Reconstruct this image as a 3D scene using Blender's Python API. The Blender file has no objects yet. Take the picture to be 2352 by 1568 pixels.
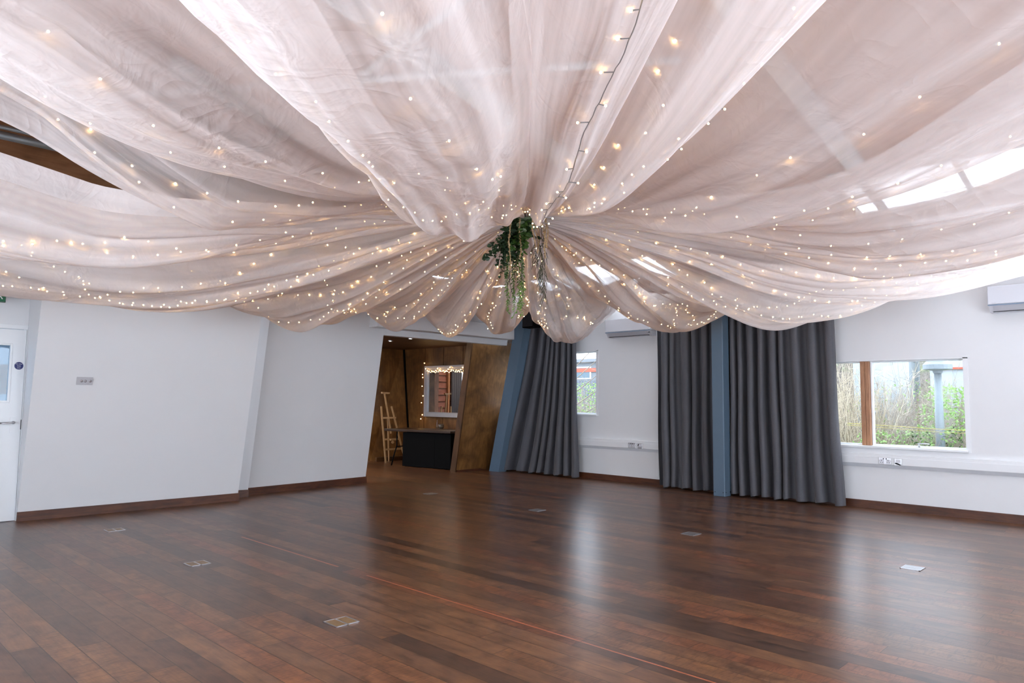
import bpy, math, random
from mathutils import Vector, Matrix, noise
R_ = random.Random(7)
PI = math.pi
scn = bpy.context.scene
COL = scn.collection

# ---------------------------------------------------------------- helpers
def srgb(r, g, b):
    f = lambda c: (c/255)/12.92 if c/255 <= .04045 else (((c/255)+.055)/1.055)**2.4
    return (f(r), f(g), f(b), 1)

def world_loc(o):
    v = Vector((0, 0, 0))
    while o: v += o.location; o = o.parent
    return v

class MB:
    def __init__(s): s.v = []; s.f = []; s.uv = None
    def add(s, vs, fs):
        n = len(s.v); s.v += [tuple(v) for v in vs]; s.f += [tuple(i+n for i in f) for f in fs]; return s
    def box(s, a, b, bev=0.0):
        x0, y0, z0 = [min(p, q) for p, q in zip(a, b)]; x1, y1, z1 = [max(p, q) for p, q in zip(a, b)]
        if bev <= 0:
            return s.add([(x0,y0,z0),(x1,y0,z0),(x1,y1,z0),(x0,y1,z0),(x0,y0,z1),(x1,y0,z1),(x1,y1,z1),(x0,y1,z1)],
                  [(3,2,1,0),(4,5,6,7),(0,1,5,4),(1,2,6,5),(2,3,7,6),(3,0,4,7)])
        import bmesh
        bm = bmesh.new(); bmesh.ops.create_cube(bm, size=1)
        for v in bm.verts: v.co = Vector(((x0+x1)/2+v.co.x*(x1-x0), (y0+y1)/2+v.co.y*(y1-y0), (z0+z1)/2+v.co.z*(z1-z0)))
        bmesh.ops.bevel(bm, geom=bm.edges[:], offset=min(bev, .45*min(x1-x0, y1-y0, z1-z0)), segments=2, affect='EDGES', profile=.5)
        bm.verts.index_update()
        s.add([v.co[:] for v in bm.verts], [[v.index for v in f.verts] for f in bm.faces]); bm.free(); return s
    def hexa(s, p):  # 8 corner points, bottom 4 then top 4
        return s.add(p, [(3,2,1,0),(4,5,6,7),(0,1,5,4),(1,2,6,5),(2,3,7,6),(3,0,4,7)])
    def tube(s, pts, r, n=8, caps=True):
        pts = [Vector(p) for p in pts]; rs = r if isinstance(r, (list, tuple)) else [r]*len(pts)
        base = len(s.v); up = None
        for i, p in enumerate(pts):
            d = (pts[min(i+1, len(pts)-1)]-pts[max(i-1, 0)])
            d = d.normalized() if d.length > 1e-9 else Vector((0, 0, 1))
            if up is None: up = Vector((1, 0, 0)) if abs(d.x) < .9 else Vector((0, 1, 0))
            a = d.cross(up)
            if a.length < 1e-6: a = d.orthogonal()
            a.normalize(); b = d.cross(a); up = b.cross(d) if False else up
            for k in range(n):
                t = 2*PI*k/n; s.v.append(tuple(p+(a*math.cos(t)+b*math.sin(t))*rs[i]))
        for i in range(len(pts)-1):
            for k in range(n):
                q = base+i*n+k; w = base+i*n+(k+1) % n
                s.f.append((q, w, w+n, q+n))
        if caps:
            s.f.append(tuple(base+k for k in range(n))[::-1]); s.f.append(tuple(base+(len(pts)-1)*n+k for k in range(n)))
        return s
    def lathe(s, prof, c, n=16, axis='z'):
        base = len(s.v)
        for r, h in prof:
            for k in range(n):
                t = 2*PI*k/n; a, b = r*math.cos(t), r*math.sin(t)
                p = {'z': (a, b, h), 'x': (h, a, b), 'y': (a, h, b)}[axis]
                s.v.append((c[0]+p[0], c[1]+p[1], c[2]+p[2]))
        for i in range(len(prof)-1):
            for k in range(n):
                q = base+i*n+k; w = base+i*n+(k+1) % n
                s.f.append((q, w, w+n, q+n))
        return s
    def build(s, name, mat, parent=None, local=False, smooth=False, kind=None):
        if parent is not None: off = Vector((0, 0, 0)) if local else world_loc(parent)
        else:
            n = len(s.v)
            xs = [v[0] for v in s.v]; ys = [v[1] for v in s.v]; zs = [v[2] for v in s.v]
            off = Vector(((min(xs)+max(xs))/2, (min(ys)+max(ys))/2, min(zs)))
        me = bpy.data.meshes.new(name)
        me.from_pydata([(v[0]-off.x, v[1]-off.y, v[2]-off.z) for v in s.v], [], s.f)
        if s.uv:
            lay = me.uv_layers.new(name='UVMap')
            for lp in me.loops: lay.data[lp.index].uv = s.uv[lp.vertex_index]
        if smooth:
            me.polygons.foreach_set('use_smooth', [True]*len(me.polygons))
        me.materials.append(mat); me.update()
        o = bpy.data.objects.new(name, me); COL.objects.link(o)
        if parent is not None: o.parent = parent
        else: o.location = off
        if kind: o['kind'] = kind
        return o

def tag(o, label=None, cat=None, group=None, kind=None):
    if label: o['label'] = label
    if cat: o['category'] = cat
    if group: o['group'] = group
    if kind: o['kind'] = kind
    return o
def thing(name, loc, label, cat, group=None, kind=None, rz=0):
    o = bpy.data.objects.new(name, None); COL.objects.link(o); o.location = loc; o.rotation_euler = (0, 0, rz)
    o.empty_display_size = .1
    return tag(o, label, cat, group, kind)
def copy_tree(o, parent=None):
    c = o.copy(); COL.objects.link(c); c.parent = parent
    for ch in list(o.children): copy_tree(ch, c)
    return c
def text_mesh(name, txt, size, mat, parent, loc, rot, extrude=.0004, align='CENTER'):
    cu = bpy.data.curves.new(name, 'FONT'); cu.body = txt; cu.size = size; cu.extrude = extrude
    cu.align_x = align; cu.align_y = 'CENTER'
    t = bpy.data.objects.new(name, cu); COL.objects.link(t)
    me = bpy.data.meshes.new_from_object(t); bpy.data.objects.remove(t); bpy.data.curves.remove(cu)
    me.materials.clear(); me.materials.append(mat)
    o = bpy.data.objects.new(name, me); COL.objects.link(o); o.parent = parent
    o.location = Vector(loc)-world_loc(parent); o.rotation_euler = rot
    return o

# ---------------------------------------------------------------- materials
class N:
    def __init__(s, name):
        s.m = bpy.data.materials.new(name); s.m.use_nodes = True; s.t = s.m.node_tree; s.t.nodes.clear()
        s.out = s.t.nodes.new('ShaderNodeOutputMaterial')
    def n(s, typ, **kw):
        nd = s.t.nodes.new(typ)
        for k, v in kw.items():
            if k.startswith('i_'):
                key = k[2:]; key = int(key) if key.isdigit() else key.replace('_', ' ')
                if isinstance(v, bpy.types.NodeSocket): s.t.links.new(v, nd.inputs[key])
                else: nd.inputs[key].default_value = v
            else: setattr(nd, k, v)
        return nd
    def l(s, a, b): s.t.links.new(a, b)
    def math(s, op, a, b=None, c=None, clamp=False):
        nd = s.t.nodes.new('ShaderNodeMath'); nd.operation = op; nd.use_clamp = clamp
        for i, v in enumerate((a, b, c)):
            if v is None: continue
            if isinstance(v, bpy.types.NodeSocket): s.t.links.new(v, nd.inputs[i])
            else: nd.inputs[i].default_value = v
        return nd.outputs[0]
    def mixc(s, f, a, b, mode='MIX'):
        nd = s.t.nodes.new('ShaderNodeMix'); nd.data_type = 'RGBA'; nd.blend_type = mode
        for i, v in ((0, f), (6, a), (7, b)):
            if isinstance(v, bpy.types.NodeSocket): s.t.links.new(v, nd.inputs[i])
            else: nd.inputs[i].default_value = v
        return nd.outputs[2]
    def ramp(s, f, stops):
        nd = s.t.nodes.new('ShaderNodeValToRGB'); s.l(f, nd.inputs[0]); e = nd.color_ramp.elements
        while len(e) > 1: e.remove(e[-1])
        e[0].position, e[0].color = stops[0]
        for p, c in stops[1:]:
            x = e.new(p); x.color = c
        return nd.outputs[0]
    def noise(s, vec, scale, detail=4, rough=.55, dist=0.0):
        nd = s.n('ShaderNodeTexNoise'); s.l(vec, nd.inputs['Vector'])
        nd.inputs['Scale'].default_value = scale; nd.inputs['Detail'].default_value = detail
        nd.inputs['Roughness'].default_value = rough; nd.inputs['Distortion'].default_value = dist
        return nd.outputs[0]
    def mapping(s, vec, scale=(1, 1, 1), rot=(0, 0, 0)):
        nd = s.n('ShaderNodeMapping'); s.l(vec, nd.inputs[0]); nd.inputs['Scale'].default_value = scale
        nd.inputs['Rotation'].default_value = rot; return nd.outputs[0]
    def bump(s, h, strength, dist):
        nd = s.n('ShaderNodeBump'); s.l(h, nd.inputs['Height']); nd.inputs['Strength'].default_value = strength
        nd.inputs['Distance'].default_value = dist; return nd.outputs[0]
    def pos(s): return s.n('ShaderNodeNewGeometry').outputs['Position']
    def obj(s): return s.n('ShaderNodeTexCoord').outputs['Object']

def plain(name, col, rough=.5, metal=0.0, var=.06, scale=12, bump=0.0, emit=None, es=0, coat=0, spec=.5, trans=0):
    k = N(name); c = k.obj(); nz = k.noise(c, scale, 3)
    f = k.math('MULTIPLY_ADD', nz, var*2, 1-var)
    colr = k.n('ShaderNodeVectorMath', operation='SCALE'); colr.inputs[0].default_value = col[:3]; k.l(f, colr.inputs['Scale'])
    p = k.n('ShaderNodeBsdfPrincipled'); k.l(colr.outputs[0], p.inputs['Base Color'])
    p.inputs['Roughness'].default_value = rough; p.inputs['Metallic'].default_value = metal
    p.inputs['Specular IOR Level'].default_value = spec
    p.inputs['Coat Weight'].default_value = coat; p.inputs['Transmission Weight'].default_value = trans
    if bump: k.l(k.bump(nz, .4, bump), p.inputs['Normal'])
    if emit: p.inputs['Emission Color'].default_value = emit; p.inputs['Emission Strength'].default_value = es
    k.l(p.outputs[0], k.out.inputs[0]); return k.m

def wood(name, c0, c1, c2, axis='z', scale=1.0, rough=.45, blotch=.5, coat=0):
    k = N(name); v = k.obj()
    sc = {'z': (9, 9, .9), 'y': (9, .9, 9), 'x': (.9, 9, 9)}[axis]
    g = k.noise(k.mapping(v, [a*scale for a in sc]), 3.0, 8, .65, .6)
    b = k.noise(v, 2.2*scale, 5, .6, .8)
    f = k.math('ADD', k.math('MULTIPLY', g, 1-blotch), k.math('MULTIPLY', b, blotch))
    col = k.ramp(f, [(.32, c0), (.5, c1), (.68, c2)])
    p = k.n('ShaderNodeBsdfPrincipled'); k.l(col, p.inputs['Base Color']); p.inputs['Roughness'].default_value = rough
    p.inputs['Coat Weight'].default_value = coat
    k.l(k.bump(g, .15, .002), p.inputs['Normal'])
    k.l(p.outputs[0], k.out.inputs[0]); return k.m

def emitter(name, col, s):
    k = N(name); e = k.n('ShaderNodeEmission'); e.inputs[0].default_value = col; e.inputs[1].default_value = s
    k.l(e.outputs[0], k.out.inputs[0]); return k.m

def floor_mat():
    k = N('wood_floor_planks'); p = k.pos(); sp = k.n('ShaderNodeSeparateXYZ'); k.l(p, sp.inputs[0])
    X, Y = sp.outputs[0], sp.outputs[1]; W = .137; L = 2.3
    xr = k.math('DIVIDE', k.math('ADD', X, 20.03), W); row = k.math('FLOOR', xr); fx = k.math('FRACT', xr)
    wn = k.n('ShaderNodeTexWhiteNoise', noise_dimensions='1D'); k.l(row, wn.inputs['W'])
    yo = k.math('DIVIDE', k.math('ADD', k.math('ADD', Y, 30), k.math('MULTIPLY', wn.outputs[0], 9.7)), L)
    seg = k.math('FLOOR', yo); fy = k.math('FRACT', yo)
    cb = k.n('ShaderNodeCombineXYZ'); k.l(row, cb.inputs[0]); k.l(seg, cb.inputs[1])
    w2 = k.n('ShaderNodeTexWhiteNoise', noise_dimensions='2D'); k.l(cb.outputs[0], w2.inputs['Vector'])
    rnd = w2.outputs[0]
    off = k.n('ShaderNodeVectorMath', operation='SCALE'); k.l(w2.outputs[1], off.inputs[0]); off.inputs['Scale'].default_value = 40
    vv = k.n('ShaderNodeVectorMath', operation='ADD'); k.l(p, vv.inputs[0]); k.l(off.outputs[0], vv.inputs[1]); pv = vv.outputs[0]
    g = k.noise(k.mapping(pv, (8, .8, 1)), 2.6, 5, .62, .4)
    fine = k.noise(k.mapping(pv, (26, 2.0, 1)), 3.0, 3, .6, .2)
    bl = k.noise(k.mapping(pv, (3.2, 1.9, 1)), 2.6, 5, .62, .6)
    fl = k.noise(k.mapping(pv, (5, 22, 1), (0, 0, .5)), 1.4, 3, .5, 1.2)   # cross figure
    base = k.ramp(rnd, [(0, (.060, .030, .020, 1)), (.25, (.105, .050, .029, 1)), (.55, (.150, .070, .036, 1)), (.8, (.175, .078, .036, 1)), (.93, (.19, .070, .034, 1)), (1, (.075, .036, .024, 1))])
    mot = k.math('ADD', k.math('MULTIPLY', bl, .55), k.math('MULTIPLY', g, .25)); mot = k.math('ADD', mot, k.math('MULTIPLY', fine, .20))
    mul = k.ramp(mot, [(.33, (.34, .33, .33, 1)), (.44, (.86, .83, .80, 1)), (.51, (1.18, 1.15, 1.10, 1)), (.63, (1.75, 1.72, 1.48, 1))])
    col = k.mixc(1.0, base, mul, 'MULTIPLY')
    fg = k.math('MULTIPLY', k.math('SUBTRACT', fl, .5), k.math('GREATER_THAN', w2.outputs[1] if False else rnd, .6))
    col = k.mixc(k.math('MULTIPLY', k.math('ABSOLUTE', fg), 3.0, clamp=True), col, (.05, .022, .013, 1))
    # sapwood streaks along single boards
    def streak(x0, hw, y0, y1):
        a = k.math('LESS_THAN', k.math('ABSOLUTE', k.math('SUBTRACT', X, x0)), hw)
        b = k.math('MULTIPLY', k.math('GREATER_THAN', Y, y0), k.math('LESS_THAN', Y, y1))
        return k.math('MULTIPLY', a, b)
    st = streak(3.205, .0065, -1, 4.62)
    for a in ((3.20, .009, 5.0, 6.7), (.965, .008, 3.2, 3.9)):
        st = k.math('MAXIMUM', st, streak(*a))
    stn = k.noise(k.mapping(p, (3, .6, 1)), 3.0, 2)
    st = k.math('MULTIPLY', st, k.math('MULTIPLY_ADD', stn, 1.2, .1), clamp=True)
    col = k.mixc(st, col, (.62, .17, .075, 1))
    gx = k.math('LESS_THAN', k.math('MINIMUM', fx, k.math('SUBTRACT', 1, fx)), .016)
    gy = k.math('LESS_THAN', k.math('MINIMUM', fy, k.math('SUBTRACT', 1, fy)), .0008)
    gap = k.math('MAXIMUM', gx, gy)
    col = k.mixc(k.math('MULTIPLY', gap, .85), col, (.012, .006, .004, 1))
    bs = k.n('ShaderNodeBsdfPrincipled'); k.l(col, bs.inputs['Base Color'])
    ro = k.math('MULTIPLY_ADD', bl, .03, .278); k.l(ro, bs.inputs['Roughness'])
    bs.inputs['Specular IOR Level'].default_value = .62
    wob = k.noise(k.mapping(p, (7, 1.2, 1)), 1.6, 2)
    h = k.math('SUBTRACT', wob, k.math('MULTIPLY', gap, .25))
    k.l(k.bump(h, .18, .004), bs.inputs['Normal'])
    k.l(bs.outputs[0], k.out.inputs[0]); return k.m

def sheer_mat(name, open_=.42, tint=(.93, .885, .88), crinkle=1.0, con=1.1):
    k = N(name); uv = k.n('ShaderNodeUVMap').outputs[0]; sp = k.n('ShaderNodeSeparateXYZ'); k.l(uv, sp.inputs[0])
    u, r = sp.outputs[0], sp.outputs[1]; p = k.pos()
    folds = k.noise(k.mapping(uv, (7.5, .30, 1)), 1.5, 2, .5, .3)       # lengthwise gathers
    folds2 = k.noise(k.mapping(uv, (34, .7, 1)), 1.5, 2, .5, .2)
    cr = k.noise(p, 5.5, 3, .55, 1.6)                                      # soft crumple
    ridge = k.math('ABSOLUTE', k.math('SUBTRACT', k.noise(k.mapping(p, (1, 1, .7)), 3.4, 2, .5, 1.2), .5))
    ridge = k.math('SUBTRACT', 1, k.math('MULTIPLY', ridge, 9), clamp=True)
    # closer to the hub the cloth is gathered and reads denser
    dens = k.math('SUBTRACT', 1, k.math('DIVIDE', r, 2.6), clamp=True)
    edge = k.math('GREATER_THAN', k.math('ABSOLUTE', k.math('SUBTRACT', u, .5)), .447)
    t = k.math('MULTIPLY_ADD', folds, -con, open_+con/2)
    t = k.math('ADD', t, k.math('MULTIPLY_ADD', folds2, -.16, .08))
    t = k.math('SUBTRACT', t, k.math('MULTIPLY', dens, .18))
    t = k.math('SUBTRACT', t, k.math('MULTIPLY', edge, .28))
    lw = k.n('ShaderNodeLayerWeight'); lw.inputs[0].default_value = .35
    t = k.math('MULTIPLY', t, k.math('SUBTRACT', 1.05, k.math('POWER', lw.outputs['Facing'], 3.0)))
    t = k.math('MINIMUM', k.math('MAXIMUM', t, .05), .72)
    h = k.math('ADD', k.math('MULTIPLY', folds, 1.1), k.math('MULTIPLY', folds2, .10))
    h = k.math('ADD', h, k.math('MULTIPLY', cr, .5*crinkle)); h = k.math('ADD', h, k.math('MULTIPLY', ridge, .15*crinkle))
    nrm = k.bump(h, .55, .035)
    d = k.n('ShaderNodeBsdfDiffuse'); d.inputs[0].default_value = (*tint, 1); k.l(nrm, d.inputs['Normal'])
    tr = k.n('ShaderNodeBsdfTranslucent'); tr.inputs[0].default_value = (tint[0], tint[1]*.985, tint[2]*.975, 1); k.l(nrm, tr.inputs['Normal'])
    m1 = k.n('ShaderNodeMixShader'); m1.inputs[0].default_value = .48; k.l(d.outputs[0], m1.inputs[1]); k.l(tr.outputs[0], m1.inputs[2])
    tp = k.n('ShaderNodeBsdfTransparent'); tp.inputs[0].default_value = (1, .985, .975, 1)
    m2 = k.n('ShaderNodeMixShader'); k.l(t, m2.inputs[0]); k.l(m1.outputs[0], m2.inputs[1]); k.l(tp.outputs[0], m2.inputs[2])
    k.l(m2.outputs[0], k.out.inputs[0]); return k.m

def glass_mat(name, tint=(1, 1, 1, 1), refl=.06):
    k = N(name); g = k.n('ShaderNodeBsdfGlossy'); g.inputs['Roughness'].default_value = .02
    t = k.n('ShaderNodeBsdfTransparent'); t.inputs[0].default_value = tint
    nz = k.noise(k.obj(), 2.0, 1); m = k.n('ShaderNodeMixShader'); k.l(k.math('MULTIPLY_ADD', nz, .01, refl), m.inputs[0])
    k.l(t.outputs[0], m.inputs[1]); k.l(g.outputs[0], m.inputs[2]); k.l(m.outputs[0], k.out.inputs[0]); return k.m

def curtain_mat():
    k = N('grey_curtain_weave'); c = k.obj()
    w = k.noise(k.mapping(c, (180, 180, 60)), 1.0, 2); l = k.noise(k.mapping(c, (3, 3, .6)), 1.5, 3)
    f = k.math('ADD', k.math('MULTIPLY', w, .5), k.math('MULTIPLY', l, .5))
    col = k.ramp(f, [(.3, (.066, .066, .077, 1)), (.7, (.108, .107, .122, 1))])
    p = k.n('ShaderNodeBsdfPrincipled'); k.l(col, p.inputs['Base Color']); p.inputs['Roughness'].default_value = .62
    p.inputs['Sheen Weight'].default_value = .25; p.inputs['Sheen Roughness'].default_value = .4
    k.l(k.bump(k.noise(k.mapping(c, (6, 6, 2)), 2.0, 3), .3, .01), p.inputs['Normal'])
    k.l(p.outputs[0], k.out.inputs[0]); return k.m

WALL = plain('white_wall_paint', (.83, .835, .85), .62, var=.015, scale=3, bump=.0008)
WALLB = plain('white_trunking', (.86, .87, .89), .4, var=.01)
GLOSSW = plain('white_gloss_paint', (.86, .88, .90), .28, var=.01)
FLOOR = floor_mat()
BASE = wood('skirting_wood', (.030, .009, .004, 1), (.085, .024, .008, 1), (.15, .048, .016, 1), 'y', 1.2, .5, .35)
BASEX = wood('skirting_wood_long', (.030, .009, .004, 1), (.085, .024, .008, 1), (.15, .048, .016, 1), 'x', 1.2, .5, .35)
PLY = wood('brown_stained_plywood', (.065, .026, .007, 1), (.18, .078, .021, 1), (.33, .16, .05, 1), 'z', .9, .4, .62)
PLYD = wood('dark_plywood', (.035, .014, .005, 1), (.085, .036, .011, 1), (.15, .066, .022, 1), 'z', .8, .45, .55)
PLYC = wood('ceiling_plywood', (.34, .19, .135, 1), (.50, .30, .22, 1), (.60, .38, .285, 1), 'x', .5, .6, .4)
OAK = wood('oak_mullion_wood', (.30, .13, .06, 1), (.44, .21, .105, 1), (.56, .29, .15, 1), 'z', 2, .4, .3)
PINE = wood('pine_easel_wood', (.42, .24, .11, 1), (.56, .35, .18, 1), (.66, .44, .25, 1), 'z', 3, .5, .3)
REDW = wood('red_slatted_boards', (.16, .055, .035, 1), (.26, .10, .065, 1), (.36, .15, .10, 1), 'x', 1, .5, .3)
STEEL = plain('blue_grey_painted_steel', (.115, .175, .245), .42, var=.08, scale=5)
STEELW = plain('pale_painted_beam', (.62, .64, .66), .45, var=.04)
CHROME = plain('brushed_chrome', (.56, .55, .57), .30, metal=1.0, var=.05, scale=30)
DARKM = plain('dark_metal', (.05, .05, .055), .35, metal=.8)
BLACK = plain('matt_black', (.002, .002, .0025), .8, var=.1, spec=.12)
TABLE = plain('dark_table_laminate', (.045, .026, .018), .3, var=.2, scale=6)
CURT = curtain_mat()
SHEER = sheer_mat('sheer_voile', .42)
SHEERF = sheer_mat('sheer_voile_crinkled', .40, crinkle=1.8)
SHEERW = sheer_mat('sheer_voile_warm_lit', .36, tint=(.95, .875, .84), con=.7)  # warm glow of the fairy lights put into the cloth tint
GLASS = glass_mat('window_glass', refl=.006)
MIRR = plain('mirror_silver', (.85, .86, .86), .015, metal=1.0, var=.0)
CABLE = plain('clear_cable', (.62, .60, .55), .35)
CABLED = plain('grey_cable', (.16, .15, .15), .45)
BULB = emitter('warm_led_glow', (1.0, .60, .22, 1), 75)
BULBF = emitter('warm_led_glow_soft', (1.0, .56, .20, 1), 22)
LAMPW = emitter('downlight_glow', (1.0, .82, .6, 1), 25)
PLAST = plain('white_plastic', (.74, .75, .80), .25, var=.01)
PLASTG = plain('grey_plastic', (.60, .61, .66), .35, var=.03)
BLUEST = plain('blue_plastic_strip', (.22, .30, .42), .3)
NAVY = plain('sign_blue', (.02, .03, .16), .4)
GREEN = plain('sign_green', (.0, .12, .055), .35)
WHITE = plain('sign_white', (.85, .86, .88), .4, emit=(1, 1, 1, 1), es=.05)

# ---------------------------------------------------------------- camera (height 1.34 m, 25 mm lens on 36 mm)
CR = Matrix(((.69508, -.06476, -.71600), (-.71888, -.04989, -.69338), (.00918, .99665, -.08123)))
F = 1629.0; CH = 1.34
def calib():
    import mathutils
    d1 = Vector((-514-1176, -(902-784), -F)).normalized(); d2 = Vector((2757-1176, -(931-784), -F)).normalized()
    Z = d2.cross(d1).normalized(); Y = Z.cross(d2).normalized()
    return Matrix((d2, Y, Z))
CR = calib()
cam = bpy.data.cameras.new('camera'); cam.sensor_width = 36; cam.lens = F/2352*36; cam.clip_start = .05; cam.clip_end = 300
co = bpy.data.objects.new('camera', cam); COL.objects.link(co)
co.matrix_world = Matrix.Translation((0, 0, CH)) @ CR.to_4x4()
scn.camera = co

# ---------------------------------------------------------------- setting
def grid_wall(name, fn, us, vs, holes, mat, label):
    """flat sheet with openings: fn maps (u,v) to a point"""
    us = sorted(set(us+[h[0] for h in holes]+[h[1] for h in holes])); vs = sorted(set(vs+[h[2] for h in holes]+[h[3] for h in holes]))
    m = MB()
    for a, b in zip(us, us[1:]):
        for c, d in zip(vs, vs[1:]):
            um, vm = (a+b)/2, (c+d)/2
            if any(h[0] < um < h[1] and h[2] < vm < h[3] for h in holes): continue
            m.add([fn(a, c), fn(b, c), fn(b, d), fn(a, d)], [(0, 1, 2, 3)])
    return tag(m.build(name, mat), label, 'wall', kind='structure')

fl = MB(); fl.box((-1.7, -1.7, -.12), (9.98, 16.2, 0)); tag(fl.build('floor', FLOOR), 'glossy dark red-brown plank floor', 'floor', kind='structure')

XR = 9.8
W1 = (1.98+.03, 4.3, .79, 1.875)       # window_1 y0,y1,z0,z1
W2 = (7.46, 9.55, 1.10, 2.185)
wr = grid_wall('wall_right', lambda y, z: (XR, y, z), [-1.7, 10.0], [0, 3.3], [W1, W2], WALL, 'white right wall with two windows')
wr2 = grid_wall('wall_right', lambda y, z: (XR+.30, y, z), [-1.7, 10.0], [-.6, 3.3], [W1, W2], WALL, 'outer face of the right wall')
# leaning left walls
def slab(name, x0, x1, yb, yb2, lean, z0, z1, th, mat, label, kind='structure', cat='wall'):
    m = MB()
    m.hexa([(x0, yb-lean*z0, z0), (x1, yb2-lean*z0, z0), (x1, yb2-lean*z0+th, z0), (x0, yb-lean*z0+th, z0),
            (x0, yb-lean*z1, z1), (x1, yb2-lean*z1, z1), (x1, yb2-lean*z1+th, z1), (x0, yb-lean*z1+th, z1)])
    return tag(m.build(name, mat), label, cat, kind=kind)
LA = .205
slab('wall_left', 1.87, 4.25, 9.13, 9.06, LA, 0, 3.35, .10, WALL, 'white leaning wall panel with the light switch')
slab('wall_left', 4.0, 4.50, 9.42, 9.30, .19, 0, 3.35, .10, WALL, 'narrow white leaning pilaster between the two panels')
slab('wall_left', 4.3, 6.60, 9.45, 9.62, .175, 0, 3.35, .14, WALL, 'white leaning wall panel left of the wood lined opening')
slab('wall_left', 6.60, 9.36, 9.62, 9.60, .175, 2.335, 3.35, .14, WALL, 'white lintel above the wood lined opening')
m = MB(); m.hexa([(1.866, 9.13, 0), (1.8705, 9.13, 0), (1.8705, 9.35, 0), (1.866, 9.35, 0), (1.866, 9.13-LA*3.35, 3.35), (1.8705, 9.13-LA*3.35, 3.35), (1.8705, 9.35, 3.35), (1.866, 9.35, 3.35)])
tag(m.build('trim_1', WALL), 'white reveal between the door and the leaning wall', 'trim', kind='structure')
DY = 9.17
DH = (1.0, 1.86, 0, 2.05)
grid_wall('wall_left', lambda x, z: (x, DY, z), [-1.7, 1.867], [0, 3.35], [DH], WALL, 'white wall around the door')
m = MB(); m.box((-1.7, 8.98, 2.455), (1.865, 9.17, 3.35)); tag(m.build('trim_2', WALL), 'white bulkhead over the door', 'trim', kind='structure')
m = MB(); m.box((6.3, 8.955, 2.43), (9.31, 9.25, 2.665), .004); tag(m.build('trim_3', WALL), 'white boxed beam over the wood lined opening', 'trim', kind='structure')
# roof
XRG = 2.6
def zr(x): return 3.25+.22*(XR-x) if x > XRG else 3.25+.22*(XR-XRG)-.22*(XRG-x)
# upper gable
gm = grid_wall('wall_left_upper', lambda x, z: (x, 8.50, z), [-1.7, 9.8], [3.3, 3.6, 4.2, 4.95], [], wood('gable_boards', (.10, .045, .018, 1), (.22, .11, .05, 1), (.32, .17, .085, 1), 'x', .6, .5, .5), 'brown boarded gable above the leaning walls')
sky = [(7.62, 8.55, 1.62, 2.68), (7.62, 8.55, .35, 1.56), (8.88, 9.18, .5, 2.55), (8.80, 9.58, 5.74, 6.28), (8.78, 9.60, 6.68, 7.15), (9.02, 9.55, 8.02, 8.30), (9.02, 9.55, 7.55, 7.80),
       (.2, 1.6, -.9, .2), (-1.2, -.2, 1.2, 2.6)]  # these rooflights are added above the viewer, out of view, for fill light
us = [-1.7, XRG, XR+.2]; vs = [-1.7, 8.6]
us = sorted(set(us+[h[0] for h in sky]+[h[1] for h in sky])); vs = sorted(set(vs+[h[2] for h in sky]+[h[3] for h in sky]))
m = MB()
for a, b in zip(us, us[1:]):
    for c, d in zip(vs, vs[1:]):
        if any(h[0] < (a+b)/2 < h[1] and h[2] < (c+d)/2 < h[3] for h in sky): continue
        m.add([(a, c, zr(a)), (b, c, zr(b)), (b, d, zr(b)), (a, d, zr(a))], [(3, 2, 1, 0)])
tag(m.build('ceiling', PLYC), 'pale brown plywood pitched ceiling above the drapes', 'ceiling', kind='structure')
for i, h in enumerate(sky):
    w = thing('window_%d' % (10+i), ((h[0]+h[1])/2, (h[2]+h[3])/2, zr((h[0]+h[1])/2)), 'rooflight in the pitched ceiling above the sheers', 'rooflight', kind='structure')
    fr = MB(); t = .045
    for (a, b, c, d) in ((h[0]-t, h[0], h[2]-t, h[3]+t), (h[1], h[1]+t, h[2]-t, h[3]+t), (h[0], h[1], h[2]-t, h[2]), (h[0], h[1], h[3], h[3]+t)):
        fr.hexa([(a, c, zr(a)-.02), (b, c, zr(b)-.02), (b, d, zr(b)-.02), (a, d, zr(a)-.02), (a, c, zr(a)+.12), (b, c, zr(b)+.12), (b, d, zr(b)+.12), (a, d, zr(a)+.12)])
    fr.build('window_frame', GLOSSW, w)
    g = MB(); g.add([(h[0], h[2], zr(h[0])+.06), (h[1], h[2], zr(h[1])+.06), (h[1], h[3], zr(h[1])+.06), (h[0], h[3], zr(h[0])+.06)], [(0, 1, 2, 3)]); g.build('glass_pane', GLASS, w)
sof = [(7.0, 7.55, 8.75, 8.98), (8.62, 8.74, 8.60, 8.95)]
grid_wall('ceiling_soffit', lambda x, y: (x, y, 3.31), [-1.7, 9.8], [8.48, 9.5], sof, WALL, 'white soffit joining the leaning walls and the gable')
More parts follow.
